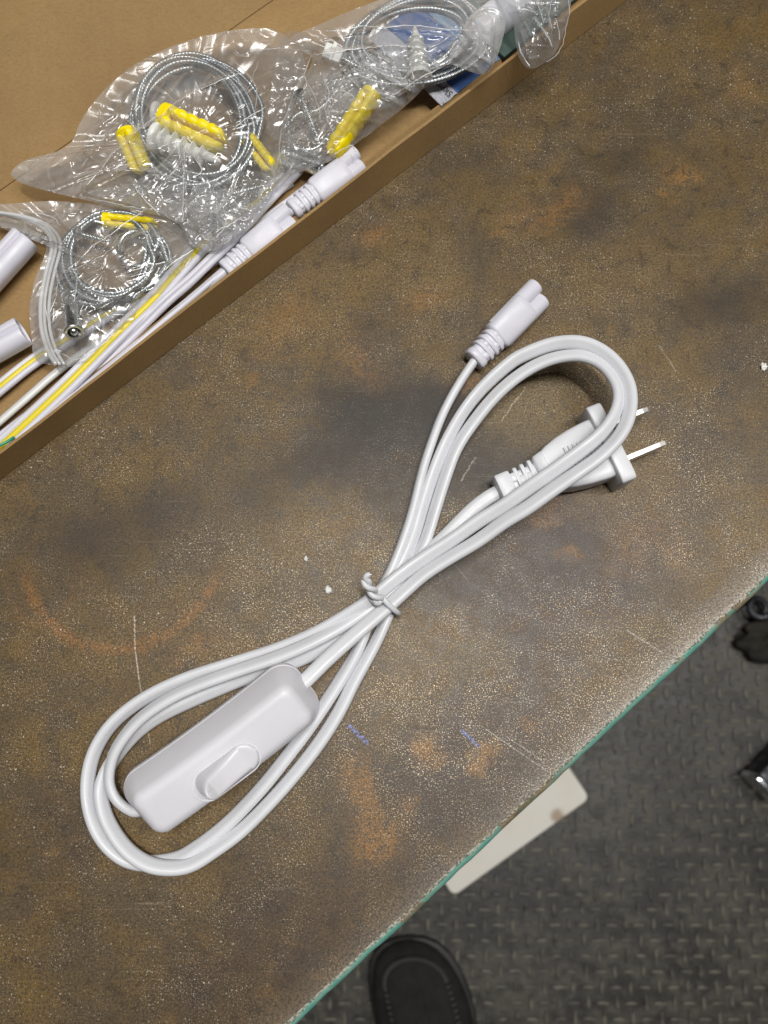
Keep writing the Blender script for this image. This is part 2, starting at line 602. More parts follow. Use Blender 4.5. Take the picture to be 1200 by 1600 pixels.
    # scratches and chalk marks
    for p, q, wd, s, c in (((210, 963), (211, 1012), 1.7, 0.8, (0.55, 0.48, 0.38)), ((211, 1012), (217, 1060), 1.7, 0.8, (0.55, 0.48, 0.38)), ((217, 1060), (236, 1170), 1.5, 0.5, (0.5, 0.44, 0.34)),
                           ((820, 605), (785, 655), 2.2, 0.6, (0.45, 0.38, 0.25)), ((745, 715), (722, 750), 2.2, 0.45, (0.45, 0.4, 0.3)),
                           ((905, 580), (932, 612), 1.4, 0.5, (0.4, 0.33, 0.2)), ((1030, 540), (1056, 580), 1.8, 0.4, (0.45, 0.4, 0.3)),
                           ((760, 1140), (855, 1205), 1.5, 0.4, (0.5, 0.47, 0.43)), ((790, 1150), (850, 1190), 1.3, 0.4, (0.5, 0.47, 0.43)),
                           ((980, 985), (1035, 1020), 2.0, 0.35, (0.55, 0.5, 0.45)), ((530, 905), (546, 925), 2.0, 0.3, (0.4, 0.33, 0.2)),
                           ((500, 300), (560, 265), 1.6, 0.2, (0.4, 0.36, 0.3)), ((690, 860), (730, 905), 1.4, 0.25, (0.4, 0.36, 0.3))):
        f = math_(nt, 'MULTIPLY', seg(p, q, wd, wv2 if wd > 2.1 else g), ramp(nt, n_grit, 0.35, 0.55, 0.2, 1))
        col = mixc(nt, math_(nt, 'MULTIPLY', f, s), col, c)
    for p, q, wd in (((546, 1135), (573, 1160), 5.0), ((722, 1142), (748, 1166), 4.0)):
        f = math_(nt, 'MULTIPLY', seg(p, q, wd), ramp(nt, n_grit, 0.42, 0.55))
        col = mixc(nt, math_(nt, 'MULTIPLY', f, 0.8), col, (0.16, 0.20, 0.45))
    # pale rim along the front edge, stronger towards the upper right
    ea, eb = P(472, 1596), P(1200, 914)
    en = Vector((eb.y - ea.y, ea.x - eb.x, 0)).normalized()
    dd = math_(nt, 'SUBTRACT', vmath(nt, 'DOT_PRODUCT', g, tuple(en)).outputs["Value"], en.dot(Vector((ea.x, ea.y, 0))))
    rim = ramp(nt, dd, -0.013, -0.0015, 0, 1)
    along = vmath(nt, 'DOT_PRODUCT', g, tuple((eb - ea).normalized())).outputs["Value"]
    a0_ = (eb - ea).normalized().dot(P(860, 1230))
    rim = math_(nt, 'MULTIPLY', rim, ramp(nt, along, a0_ - 0.04, a0_ + 0.06, 0.35, 1.0))
    rim = math_(nt, 'ADD', math_(nt, 'MULTIPLY', rim, 0.6), math_(nt, 'MULTIPLY', ramp(nt, dd, -0.0055, -0.0005, 0, 1.1), ramp(nt, along, a0_ - 0.03, a0_ + 0.05, 0.25, 1.0)))
    rim = math_(nt, 'MULTIPLY', rim, ramp(nt, n_grit, 0.33, 0.58, 0.3, 1.0))
    col = mixc(nt, math_(nt, 'MULTIPLY', rim, 0.6), col, (0.46, 0.42, 0.37))
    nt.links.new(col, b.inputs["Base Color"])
    rg = ramp(nt, mot, 0.3, 0.7, 0.40, 0.48)
    nt.links.new(rg, b.inputs["Roughness"])
    b.inputs["Specular IOR Level"].default_value = 0.31
    nt.links.new(math_(nt, 'MULTIPLY', spk, 0.6), b.inputs["Metallic"])
    hh = math_(nt, 'ADD', math_(nt, 'MULTIPLY', n_grit, 0.7), math_(nt, 'MULTIPLY', n_fin, 0.12))
    bump(nt, b, hh, 0.16, 0.0003)
    return m


def edge_material():
    m, nt, b = new_mat("chipped_teal_paint")
    g = coord(nt)
    n1 = noise(nt, g, 27, 4, 0.6)
    n2 = noise(nt, g, 200, 4, 0.7)
    n3 = noise(nt, g, 1200, 2)
    teal = mixc(nt, ramp(nt, n2, 0.3, 0.7), (0.11, 0.38, 0.31), (0.24, 0.46, 0.38))
    bare = mixc(nt, ramp(nt, n2, 0.35, 0.65), (0.13, 0.10, 0.06), (0.33, 0.26, 0.15))
    f = math_(nt, 'ADD', math_(nt, 'MULTIPLY', n1, 0.75), math_(nt, 'MULTIPLY', n2, 0.25))
    col = mixc(nt, ramp(nt, f, 0.49, 0.56), teal, bare)
    col = mixc(nt, ramp(nt, n3, 0.58, 0.7, 0, 0.6), col, (0.35, 0.34, 0.29))
    sp = N(nt, "ShaderNodeSeparateXYZ")
    nt.links.new(g, sp.inputs[0])
    zz = math_(nt, 'ADD', sp.outputs[2], math_(nt, 'MULTIPLY', math_(nt, 'SUBTRACT', n2, 0.5), 0.0016))
    col = mixc(nt, ramp(nt, zz, -0.0008, -0.0003, 0, 0.85), col, mixc(nt, ramp(nt, n3, 0.4, 0.6), (0.11, 0.085, 0.06), (0.46, 0.42, 0.34)))
    nt.links.new(col, b.inputs["Base Color"])
    b.inputs["Roughness"].default_value = 0.5
    bump(nt, b, n2, 0.5, 0.0006)
    return m


def floor_material():
    m, nt, b = new_mat("worn_dark_tread_plate")
    g = N(nt, "ShaderNodeNewGeometry").outputs["Position"]
    sp = N(nt, "ShaderNodeSeparateXYZ")
    nt.links.new(g, sp.inputs[0])
    n1 = noise(nt, g, 9, 5, 0.6)
    n2 = noise(nt, g, 70, 5, 0.65)
    n3 = noise(nt, g, 33, 3, 0.5)
    col = mixc(nt, ramp(nt, n1, 0.35, 0.68), (0.025, 0.024, 0.0205), (0.064, 0.059, 0.048))
    col = mixc(nt, ramp(nt, n2, 0.44, 0.72, 0, 0.6), col, (0.13, 0.115, 0.085))
    col = mixc(nt, ramp(nt, n3, 0.50, 0.66, 0, 0.85), col, (0.024, 0.023, 0.020))
    # rubbed tops of the lugs
    top = ramp(nt, sp.outputs[2], FLOOR_Z + 0.0008, FLOOR_Z + 0.0020, 0, 0.75)
    col = mixc(nt, math_(nt, 'MULTIPLY', top, ramp(nt, n2, 0.3, 0.6)), col, (0.19, 0.178, 0.138))
    nt.links.new(col, b.inputs["Base Color"])
    nt.links.new(ramp(nt, n2, 0.3, 0.7, 0.35, 0.6), b.inputs["Roughness"])
    bump(nt, b, n2, 0.3, 0.002)
    return m


FLOOR_Z = -0.80

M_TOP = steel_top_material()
M_EDGE = edge_material()
M_FLOOR = floor_material()


def simple(name, c1, c2, scale, rough, bs=0.2, bd=0.001):
    m, nt, b = new_mat(name)
    g = N(nt, "ShaderNodeNewGeometry").outputs["Position"]
    f = noise(nt, g, scale, 5, 0.6)
    nt.links.new(mixc(nt, ramp(nt, f, 0.35, 0.68), c1, c2), b.inputs["Base Color"])
    b.inputs["Roughness"].default_value = rough
    bump(nt, b, noise(nt, g, scale * 6, 3), bs, bd)
    return m


M_SUEDE = simple("black_suede", (0.007, 0.0065, 0.006), (0.015, 0.0135, 0.012), 60, 0.85, 0.5, 0.002)
M_SOLE = simple("black_rubber", (0.014, 0.014, 0.014), (0.028, 0.027, 0.026), 40, 0.6)
M_BLUE = simple("blue_print", (0.10, 0.20, 0.52), (0.16, 0.30, 0.66), 40, 0.4, 0.02)
M_SKY = simple("pale_blue_print", (0.38, 0.55, 0.78), (0.50, 0.66, 0.85), 40, 0.4, 0.02)
M_PAPER = simple("white_paper", (0.74, 0.75, 0.80), (0.68, 0.69, 0.75), 30, 0.55, 0.02)
M_INK = simple("black_ink", (0.03, 0.03, 0.035), (0.05, 0.05, 0.05), 100, 0.5, 0.0)
M_GREENCARD = simple("dark_green_card", (0.05, 0.09, 0.075), (0.07, 0.11, 0.09), 60, 0.6)
M_RAG = simple("oily_rag", (0.008, 0.008, 0.008), (0.026, 0.023, 0.012), 26, 0.8, 0.6, 0.004)
M_FROST = simple("frosted_tube", (0.74, 0.75, 0.80), (0.70, 0.71, 0.77), 60, 0.3, 0.02)
M_LEGS = simple("teal_leg_paint", (0.06, 0.25, 0.2), (0.08, 0.3, 0.24), 40, 0.5)


def board_material():
    m, nt, b = new_mat("beige_board_paint")
    g = N(nt, "ShaderNodeNewGeometry").outputs["Position"]
    n1 = noise(nt, g, 18, 4)
    n2 = noise(nt, g, 220, 3)
    col = mixc(nt, ramp(nt, n1, 0.35, 0.7), (0.84, 0.80, 0.72), (0.80, 0.75, 0.66))
    c = P(872, 1276, FLOOR_Z * 1000 + 12)
    d = vmath(nt, 'LENGTH', vmath(nt, 'SUBTRACT', vmath(nt, 'ADD', g, vmath(nt, 'MULTIPLY', vmath(nt, 'SUBTRACT', N(nt, "ShaderNodeTexNoise").outputs["Color"], (0.5, 0.5, 0.5)).outputs[0], (0.02, 0.02, 0)).outputs[0]).outputs[0], (c.x, c.y, c.z)).outputs[0]).outputs["Value"]
    col = mixc(nt, ramp(nt, d, 0.013, 0.004, 0, 0.7), col, (0.30, 0.17, 0.07))
    nt.links.new(col, b.inputs["Base Color"])
    b.inputs["Roughness"].default_value = 0.6
    bump(nt, b, n2, 0.1, 0.001)
    return m


M_BOARD = board_material()

# ================================================================== SETTING: floor
bm = bmesh.new()
S = 4.0
vs = [bm.verts.new((x, y, FLOOR_Z)) for x, y in ((-S, -S), (S, -S), (S, S), (-S, S))]
bm.faces.new(vs)
floor = tag(obj("floor", bm, M_FLOOR, smooth=False), "dark grey raised tread plate floor below the workbench", kind="structure")


def lug_loops(L=9.8, W=2.7, H=2.6):
    lo = []
    for k, z in ((1.0, -0.2), (0.93, 0.55 * H), (0.72, 0.9 * H), (0.35, H)):
        ring = []
        for i in range(12):
            a = 2 * math.pi * i / 12
            x, y = math.cos(a), math.sin(a)
            ring.append(Vector((x * L * (0.6 + 0.4 * k), y * W * k * (1 - 0.35 * abs(x) ** 2), z)) * 0.001)
        lo.append(ring)
    return lo


bm = bmesh.new()
rings(bm, lug_loops())
lug0 = obj("tread_lug", bm, M_FLOOR, floor)
lug0.location = (0, 0, 0)
PITCH_LUG = 0.0180
spots = []
ea, eb = P(472, 1596), P(1200, 914)
for i in range(-60, 80):
    for j in range(-80, 54):
        p = Vector((i * PITCH_LUG + 0.005 + 0.004 * math.sin(j * 0.13), j * PITCH_LUG + 0.012, FLOOR_Z))
        u, v = px_of(p)
        vis = -15 < u < 1215 and -15 < v < 1615 and (v - 1596) * 728 + (u - 472) * 682 > -3500
        spots.append((not vis, (p.xy - Vector((0.15, -0.2))).length, p, (i + j) % 2))
spots.sort(key=lambda s: (s[0], s[1]))
for k, (hid, d, p, odd) in enumerate(spots[:296]):
    if hid: break
    o = lug0 if k == 0 else lug0.copy()
    if k: COL.objects.link(o)
    o.parent = floor
    o.location = p
    o.rotation_euler = (0, 0, R(90 if odd else 0) + random.uniform(-.07, .07))
    q_ = random.uniform(0.82, 1.12)
    o.scale = (q_, random.uniform(0.8, 1.15), random.choice((1, 1, 0.8, 0.55)))
n_ind = k
bm = bmesh.new()
proto = lug_loops()
for hid, d, p, odd in spots[n_ind:]:
    if p.x < -0.3 or d > 1.1: continue
    m = Matrix.Translation(p) @ Matrix.Rotation(R(90 if odd else 0), 4, 'Z')
    rings(bm, [[m @ q for q in lp] for lp in proto])
tag(obj("tread_lugs", bm, M_FLOOR, floor), kind="stuff")

# ================================================================== WORKBENCH
e_dir = (eb - ea).normalized()
e_out = Vector((e_dir.y, -e_dir.x, 0))          # outwards, to the lower right
bench = empty("workbench", (0, 0, 0), "brown rust-stained steel workbench top with chipped teal painted edge", "workbench")
CH = 0.0030
A0 = ea - e_dir * 0.75 - e_out * CH
A1 = ea + e_dir * 1.15 - e_out * CH
back = 0.95
bm = bmesh.new()
q = [A0, A1, A1 - e_out * back, A0 - e_out * back]
lo = [bm.verts.new((p.x, p.y, 0)) for p in q]
bt = [bm.verts.new((p.x, p.y, -0.006)) for p in q]
bm.faces.new(lo)
bm.faces.new(list(reversed(bt)))
for i in range(4):
    j = (i + 1) % 4
    bm.faces.new((lo[i], bt[i], bt[j], lo[j]))
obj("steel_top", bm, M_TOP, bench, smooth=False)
# rounded, battered front edge
bm = bmesh.new()
prof = [(0, -0.0002), (0.0006, -0.0002), (0.0014, -0.0008), (0.0022, -0.0017), (CH, -0.0034), (CH + .0001, -0.006), (CH, -0.040), (0.0002, -0.040), (0.0002, -0.008)]
loops = []
n = 400
for i in range(n + 1):
    p = A0.lerp(A1, i / n)
    wob = 0.00035 * mnoise.noise(p * 60) + 0.00025 * mnoise.noise(p * 190)
    loops.append([Vector((p.x, p.y, 0)) + e_out * (x + (wob if 0 < k < 7 else 0)) + Vector((0, 0, z + (wob * .6 if 1 < k < 5 else 0))) for k, (x, z) in enumerate(prof)])
rings(bm, loops)
obj("edge_trim", bm, M_EDGE, bench, sharp=60)
bm = bmesh.new()
box(bm, 0, 1.7, 0, 0.03, -0.075, -0.0065)
o = obj("apron", bm, M_LEGS, bench, smooth=False)
o.matrix_world = Matrix.Translation(A0 - e_out * 0.09 + e_dir * 0.1) @ Matrix.Rotation(math.atan2(e_dir.y, e_dir.x), 4, 'Z')
for f, b_ in ((0.12, 0.1), (1.78, 0.1), (0.12, 0.88), (1.78, 0.88)):
    bm = bmesh.new()
    c = A0 + e_dir * f - e_out * b_
    box(bm, c.x - .025, c.x + .025, c.y - .025, c.y + .025, FLOOR_Z, -0.0068, 0.003)
    obj("leg", bm, M_LEGS, bench, smooth=False)

# ================================================================== things on the floor
bm = bmesh.new()
fz = FLOOR_Z * 1000
c0, c1 = P(708, 1400, fz + 12), P(921, 1247, fz + 12)
bx = (c1 - c0).normalized()
by = Vector((-bx.y, bx.x, 0))
Lb = (c1 - c0).length
rprism(bm, Lb * 1000, 160, 0, 12, 9, 1.2, 0.6)
mb = Matrix((bx, by, Vector((0, 0, 1)))).transposed().to_4x4()
mb.translation = Vector(((c0 + c1) / 2).xy.to_3d()) + by * 0.080
mb.translation.z = FLOOR_Z + 0.0021
o = obj("board", bm, M_BOARD, sharp=50)
o.matrix_world = mb @ Matrix.Scale(0.001, 4)
tag(o, "pale beige board with a brown spot, on the floor under the bench edge", "board")

# shoe: toe towards the bench
toe = P(645, 1472, fz + 30)
shoe = empty("shoe", (toe.x, toe.y, FLOOR_Z + 0.002), "black suede moccasin toe with stitched apron, on the tread plate floor", "shoe")
shoe.rotation_euler = (0, 0, R(-90 + 7))
# local x: heel->... toe at x=0, heel at x=+0.28 (we rotate so +x points away from the toe, towards the photographer)
SH = [(0.0, 6), (4, 24), (12, 38), (25, 48), (45, 56), (70, 60), (95, 60), (130, 54), (170, 45), (210, 44), (240, 44), (262, 38), (274, 26), (280, 8)]


def shoe_half(x):
    xs, ws = zip(*SH)
    return float(np.interp(x, xs, ws))


def shoe_top(x):
    return float(np.interp(x, [0, 6, 15, 30, 60, 100, 140, 180, 230, 270, 280], [20, 30, 37, 41, 46, 55, 68, 74, 72, 72, 60]))


def bend(x):
    return 20 * math.sin(min(x, 160) / 160 * math.pi / 2) - 11


bm = bmesh.new()
loops = []
for x in [0.5, 2, 5, 9, 14, 20, 28, 38, 50, 65, 80, 100, 120, 140, 160, 180, 200, 220, 240, 255, 266, 274, 279]:
    hw, ht, cy = shoe_half(x), shoe_top(x), bend(x)
    lp = []
    for i in range(24):
        a = 2 * math.pi * i / 24
        yy, zz = math.cos(a), math.sin(a)
        e = 2.5
        y = hw * 0.95 * math.copysign(abs(yy) ** (2 / e), yy)
        z = (ht - 10) / 2 * math.copysign(abs(zz) ** (2 / 2.3), zz) + (ht + 10) / 2
        if zz > 0:
            y *= 1 - 0.30 * zz * zz
        lp.append(Vector((x, y + cy, z)) * 0.001)
    loops.append(lp)
rings(bm, loops)
obj("upper", bm, M_SUEDE, shoe)
bm = bmesh.new()
loops = []
for z, g in ((0, -1.5), (2, 1.5), (9, 2.5), (13, 1.5), (14.5, -1.5)):
    lp = []
    for x, wd in SH: lp.append(Vector((x - g * (1 if x < 60 else -1 if x > 220 else 0), -(wd + g) + bend(x), z)) * 0.001)
    for x, wd in reversed(SH): lp.append(Vector((x - g * (1 if x < 60 else -1 if x > 220 else 0), (wd + g) + bend(x), z)) * 0.001)
    loops.append(lp)
rings(bm, loops)
obj("sole", bm, M_SOLE, shoe, sharp=50)


def apron_pt(t, r=1.0, lift=0.0):
    """t in -1..1 along the U-shaped apron seam"""
    a = t * 1.25
    if abs(t) < 0.55:
        ang = t / 0.55 * math.pi / 2
        x, y = 44 - 30 * math.cos(ang) * r, 38 * math.sin(ang) * r
    else:
        s = (abs(t) - 0.55) / 0.45
        x, y = 44 + s * 90, math.copysign((38 + 3 * math.sin(s * 3.1) - 4 * s) * r, t)
    hw, ht = shoe_half(x) * 0.95, shoe_top(x)
    q_ = min(abs(y) / hw, 0.98)
    lo_, hi_ = 0.0, math.pi / 2
    for _ in range(18):
        a = (lo_ + hi_) / 2
        yy = (math.cos(a) ** (2 / 2.5)) * (1 - 0.30 * math.sin(a) ** 2)
        if yy > q_: lo_ = a
        else: hi_ = a
    z = (ht - 10) / 2 * math.sin(a) ** (2 / 2.3) + (ht + 10) / 2
    return Vector((x, y + bend(x), z + lift)) * 0.001


bm = bmesh.new()
loops = []
for r_, lf in ((1.0, -1), (1.0, 2.2), (0.94, 3.6), (0.8, 3.4), (0.5, 3.0), (0.15, 2.6)):
    loops.append([apron_pt(-1 + 2 * i / 48, r_, lf) for i in range(49)])
rings(bm, loops, close=False, caps=False)
obj("apron_panel", bm, M_SUEDE, shoe)
bm = bmesh.new()
pts = [apron_pt(-1 + 2 * i / 60, 1.0, 1.6) for i in range(61)]
wire(bm, [tuple(p) for p in pts], 0.0022, 0.003, 8, 0)
obj("apron_seam", bm, M_SUEDE, shoe)
bm = bmesh.new()
for i in range(64):
    t = -1 + 2 * (i + 0.5) / 64
    a, b_ = apron_pt(t, 1.06, 1.0), apron_pt(t, 0.93, 4.6)
    wire(bm, [tuple(a), tuple((a + b_) / 2 + Vector((0, 0, .0014))), tuple(b_)], 0.0011, 0.002, 6, 0)
tag(obj("stitching", bm, M_STITCH, shoe), kind="stuff")

# metal tube end at the right edge of the floor
t0, t1 = P(1188, 1232, fz + 26), P(1330, 1085, fz + 26)
tube = empty("steel_tube", label="grey steel tube with a bright end cap, on the floor at right", cat="tube", mat=frame(t0, t1))
bm = bmesh.new()
rblock_x(bm, 6, 400, 23, 21, 6, 2)
obj("tube_body", bm, M_TUBE, tube, sharp=50)
bm = bmesh.new()
rblock_x(bm, -3, 7, 24.5, 22.5, 6, 3)
obj("end_cap", bm, M_CHROME, tube, sharp=60)
# clutter under the bench at right
c = P(1182, 951, fz + 14)
ringo = empty("hose_loop", (c.x, c.y, FLOOR_Z), "dark grey hose loop lying under the bench edge at right", "hose")
bm = bmesh.new()
wire(bm, [(0.012 * math.cos(a) * (1 + .012 * k), 0.013 * math.sin(a), 0.012 + 0.0012 * k) for k, a in enumerate([i * 0.5 - 1.2 for i in range(14)])] + [(0.03, -0.004, 0.012), (0.07, 0.01, 0.008), (0.12, 0.05, 0.006)], 0.0048, 0.002, 12)
obj("hose", bm, M_TUBE, ringo)
c = P(1178, 992, fz + 10)
bm = bmesh.new()
bmesh.ops.create_icosphere(bm, subdivisions=5, radius=1)
for v in bm.verts:
    k = 1 + 0.45 * mnoise.noise(v.co * 1.7) + 0.08 * mnoise.noise(v.co * 4.5)
    v.co = Vector((v.co.x * 0.055 * k, v.co.y * 0.028 * k, max(v.co.z, -0.2) * 0.022 * k))
rag = obj("rag", bm, M_RAG)
rag.location = (c.x + 0.035, c.y, FLOOR_Z + 0.006)
rag.rotation_euler = (0, 0, R(15))
tag(rag, "crumpled dark oily rag with olive patches under the bench edge", "rag")

# ================================================================== CARDBOARD BOX
cbox = empty("cardboard_box", P(450, 300, 0), "long open brown cardboard box holding bags of fittings and cords", "box")
BI = P(450, 300, 0)


def panel(name, quads_px, th, mat, nsub=24, wob=0.0):
    """a sheet of card: two rows of (u,v,z) end points -> thick panel"""
    bm = bmesh.new()
    (a0, a1), (b0, b1) = quads_px
    A0_, A1_, B0_, B1_ = P(*a0), P(*a1), P(*b0), P(*b1)
    nrm = (A1_ - A0_).cross(B0_ - A0_).normalized() * th * 0.001
    loops = []
    for i in range(nsub + 1):
        t = i / nsub
        a, b = A0_.lerp(A1_, t), B0_.lerp(B1_, t)
        wv = Vector((0, 0, 0))
        if wob:
            k = wob * 0.001 * (mnoise.noise(Vector((t * 5, 3.1, 0))) + 0.5 * mnoise.noise(Vector((t * 17, 1.1, 0))))
            wv = (nrm.normalized()) * k
        loops.append([a - BI, b - BI + wv, b + nrm - BI + wv, a + nrm - BI])
    rings(bm, loops)
    return obj(name, bm, mat, cbox, smooth=False)


def line(p, q, u):
    return p[1] + (q[1] - p[1]) * (u - p[0]) / (q[0] - p[0])


FR_B = ((0, 744), (900, 56))
FR_T = ((0, 704), (900, 9))
UL, UR = -160, 1120
HW = 13.5
# outer front wall and the rolled-over inner layer
panel("front_wall", (((UL, line(*FR_B, UL), 0.3), (UR, line(*FR_B, UR), 0.3)), ((UL, line(*FR_T, UL), HW), (UR, line(*FR_T, UR), HW))), 1.1, M_CARD, 90, 0.7)
panel("inner_wall", (((UL, line(*FR_B, UL) - 19, 2.0), (UR, line(*FR_B, UR) - 19, 2.0)), ((UL, line(*FR_T, UL) - 11.5, HW - 6), (UR, line(*FR_T, UR) - 11.5, HW - 6))), 1.3, M_CARD, 60, 0.9)
BK = ((0, 296), (424, 0))
B2 = ((0, 71), (92, 0))
ur2 = 760
panel("bottom", (((UL, line(*FR_B, UL) - 10, 0.3), (UR, line(*FR_B, UR) - 10, 0.3)), ((UL, line(*BK, UL) - 14, 0.3), (ur2, line(*BK, ur2) - 14, 0.3))), 1.5, M_CARD)
panel("back_wall", (((UL, line(*BK, UL) + 1, 1.2), (ur2, line(*BK, ur2) + 1, 1.2)), ((UL, line(*B2, UL) - 9, 25.4), (ur2, line(*B2, ur2) - 9, 25.4))), 1.4, M_CARD, 30)
panel("lid", (((UL, line(*B2, UL) + 0.5, 24), (ur2, line(*B2, ur2) + 0.5, 24)), ((UL, line(*B2, UL) - 260, 16), (ur2, line(*B2, ur2) - 260, 16))), 1.4, M_CARD)

# ================================================================== connectors (two barrels, ribbed strain relief)
def connector_parts(parent, L=31.5):
    k = L / 31.5
    bm = bmesh.new()
    rblock_x(bm, 0, 2.6, 3.7, 3.2, 3, 0.6)
    for x in (4.1, 6.4, 8.6):
        rblock_x(bm, x - 0.3, x + 1.1, 3.9 + x * .03, 3.3, 3, 0.35)
    for i, x in enumerate((2.4, 4.9, 7.2, 9.3)):
        s = 1 if i % 2 else -1
        rblock_x(bm, x, x + 2.0, 1.5, 3.05, 3, 0.2, cy=s * 1.2)
    loft_x(bm, [(0.5, 3.2, 2.75, 3), (11, 3.6, 2.9, 3)])
    obj("strain_relief", bm, M_CONN, parent, sharp=60)
    bm = bmesh.new()
    loft_x(bm, [(10.2, 3.7, 2.7, 3), (10.5, 4.3, 3.1, 3), (11.2, 4.75, 3.35, 3), (22.5, 4.9, 3.4, 3), (24.2, 4.8, 3.3, 3), (24.7, 4.3, 2.9, 3)], 32)
    obj("shroud", bm, M_CONN, parent, sharp=50)
    for s, xl in ((1, L), (-1, L - 1.2)):
        bm = bmesh.new()
        lathe_x(bm, [(12, 2.75), (xl - 0.6, 2.75), (xl - 0.15, 2.55), (xl, 2.2), (xl - 0.1, 0.9), (xl - 5, 0.85)], 24)
        for v in bm.verts: v.co.y += s * 2.35
        obj("barrel", bm, M_CONN, parent, sharp=50)


# ================================================================== THE POWER CORD
cord = empty("power_cord", P(600, 945, 0), "white coiled power cord with inline rocker switch and two pin plug, on rusty steel", "power cord")
CW = P(600, 945, 0)
SEC = [(y, z * (1 - 0.07 * math.exp(-(y / 0.7e-3) ** 2))) for y, z in sup(2.62e-3, 1.72e-3, 2.3, 32)]

S_ = [(446, 1090, 9.6, 8), (464, 1075, 9.6, 8), (480, 1061, 9.5, 8), (512, 1029, 9, 12), (555, 991, 8.6, 20), (595, 957, 8.2, 28), (611, 943, 8.2, 32)]
F_ = [(632, 924, 8, 36), (663, 897, 8.5, 40), (705, 870, 10, 40), (747, 845, 12, 35), (788, 815, 14.5, 30), (822, 795, 16.8, 28), (862, 766, 19, 28),
      (903, 738, 21, 35), (938, 713, 22, 45), (966, 684, 22.5, 50), (981, 655, 22, 50), (985, 625, 21, 50), (980, 597, 20, 48),
      (962, 568, 19, 42), (935, 546, 17.5, 38), (903, 535, 16, 35), (862, 538, 13.5, 35), (820, 554, 11, 40), (796, 568, 9.5, 45), (754, 606, 7, 50), (721, 648, 5, 55)]
B_ = [(694, 698, 3.5, 48), (675, 746, 2.8, 50), (661, 790, 2.6, 52), (647, 838, 2.6, 55), (628, 882, 2.8, 55), (604, 922, 3.2, 50)]
M_ = [(572, 962, 3.2, 40), (530, 1001, 2.6, 30), (500, 1016, 2.3, 30), (455, 1036, 2.1, 30), (415, 1049, 2.1, 30), (375, 1062, 2.1, 30), (337, 1078, 2.2, 35), (300, 1094, 2.4, 40), (250, 1118, 2.6, 45),
      (214, 1144, 2.8, 50), (187, 1174, 2.8, 55), (168, 1202, 2.8, 60), (158, 1230, 3.0, 60), (160, 1258, 3.6, 60), (168, 1283, 4.2, 55), (185, 1312, 5.0, 52), (207, 1336, 5.6, 48), (238, 1353, 5.6, 45),
      (275, 1356, 5.2, 45), (303, 1349, 4.6, 45), (333, 1330, 4.0, 45), (376, 1299, 3.3, 44), (426, 1249, 2.6, 44), (467, 1202, 2.5, 43), (502, 1156, 2.5, 42), (532, 1108, 2.5, 44), (553, 1064, 2.5, 42), (585, 1008, 2.6, 52)]
C_ = [(606, 962, 2.5, 60), (622, 922, 2.5, 58), (651, 872, 2.6, 55), (666, 842, 2.6, 55), (681, 792, 2.8, 50), (697, 742, 3.2, 48), (713, 700, 4.0, 45), (741, 658, 5.5, 42), (776, 616, 8, 40), (817, 582, 10.8, 36),
      (860, 561, 13.5, 32), (903, 555, 16, 32), (935, 566, 17.5, 36), (955, 586, 19, 42), (966, 610, 20.3, 48), (965, 635, 21.2, 52), (954, 659, 21.8, 50), (934, 683, 21.8, 45), (903, 708, 20.8, 35),
      (862, 738, 18.5, 28), (830, 760, 16.5, 28), (788, 790, 13.6, 32), (747, 815, 11.2, 36)]
E_ = [(705, 845, 9.5, 40), (663, 872, 8.4, 40), (624, 900, 8.0, 40), (600, 920, 8.0, 40), (576, 940, 7.4, 40)]
O_ = [(540, 963, 6.2, 40), (500, 986, 5.0, 45), (460, 1004, 3.8, 48), (420, 1019, 3.0, 50), (385, 1030, 2.6, 50), (350, 1041, 2.5, 50), (300, 1057, 2.5, 50), (250, 1078, 2.5, 52), (211, 1101, 2.5, 55), (176, 1130, 2.5, 60), (152, 1165, 2.5, 60), (140, 1200, 2.5, 60),
      (137, 1237, 2.5, 60), (142, 1270, 2.5, 58), (155, 1302, 2.4, 52), (175, 1327, 2.3, 45), (203, 1345, 2.1, 38), (240, 1349, 2.1, 35), (278, 1342, 2.2, 40),
      (303, 1327, 2.4, 45), (325, 1312, 2.5, 42), (362, 1281, 2.5, 44), (411, 1229, 2.5, 44), (449, 1181, 2.5, 42), (481, 1139, 2.5, 42), (511, 1095, 2.5, 44), (540, 1049, 2.5, 48), (562, 1010, 2.6, 62)]
A_ = [(576, 968, 2.5, 62), (590, 928, 2.5, 70), (608, 896, 2.6, 75), (628, 848, 2.8, 78), (645, 796, 2.8, 80), (659, 738, 3.0, 80), (674, 692, 3.2, 80), (690, 650, 3.6, 80), (711, 610, 4.2, 85), (735, 573, 4.9, 88), (748, 556, 5.1, 88)]
N_ = [(242, 1256, 5.6, 80), (222, 1267, 5.6, 80), (212, 1269, 5.5, 80), (203, 1266, 5.2, 75), (190, 1258, 5.2, 70), (177, 1243, 5.4, 65), (170, 1222, 5.8, 60), (172, 1198, 6.2, 58), (181, 1171, 6.5, 55), (201, 1142, 6.6, 52), (226, 1117, 6.7, 50), (263, 1092, 6.8, 48), (302, 1073, 6.8, 45), (350, 1055, 6.8, 42), (400, 1038, 6.8, 40),
      (440, 1024, 7.0, 40), (480, 1007, 7.2, 40), (520, 986, 6.8, 40), (556, 963, 6.0, 35), (590, 938, 5.2, 30)]
D_ = [(636, 896, 4.6, 20), (674, 860, 4.5, 12), (699, 836, 4.6, 6), (718, 816, 4.9, 2), (744, 791, 5.6, 0), (772, 772, 6.3, 0), (795, 763, 6.5, 0)]


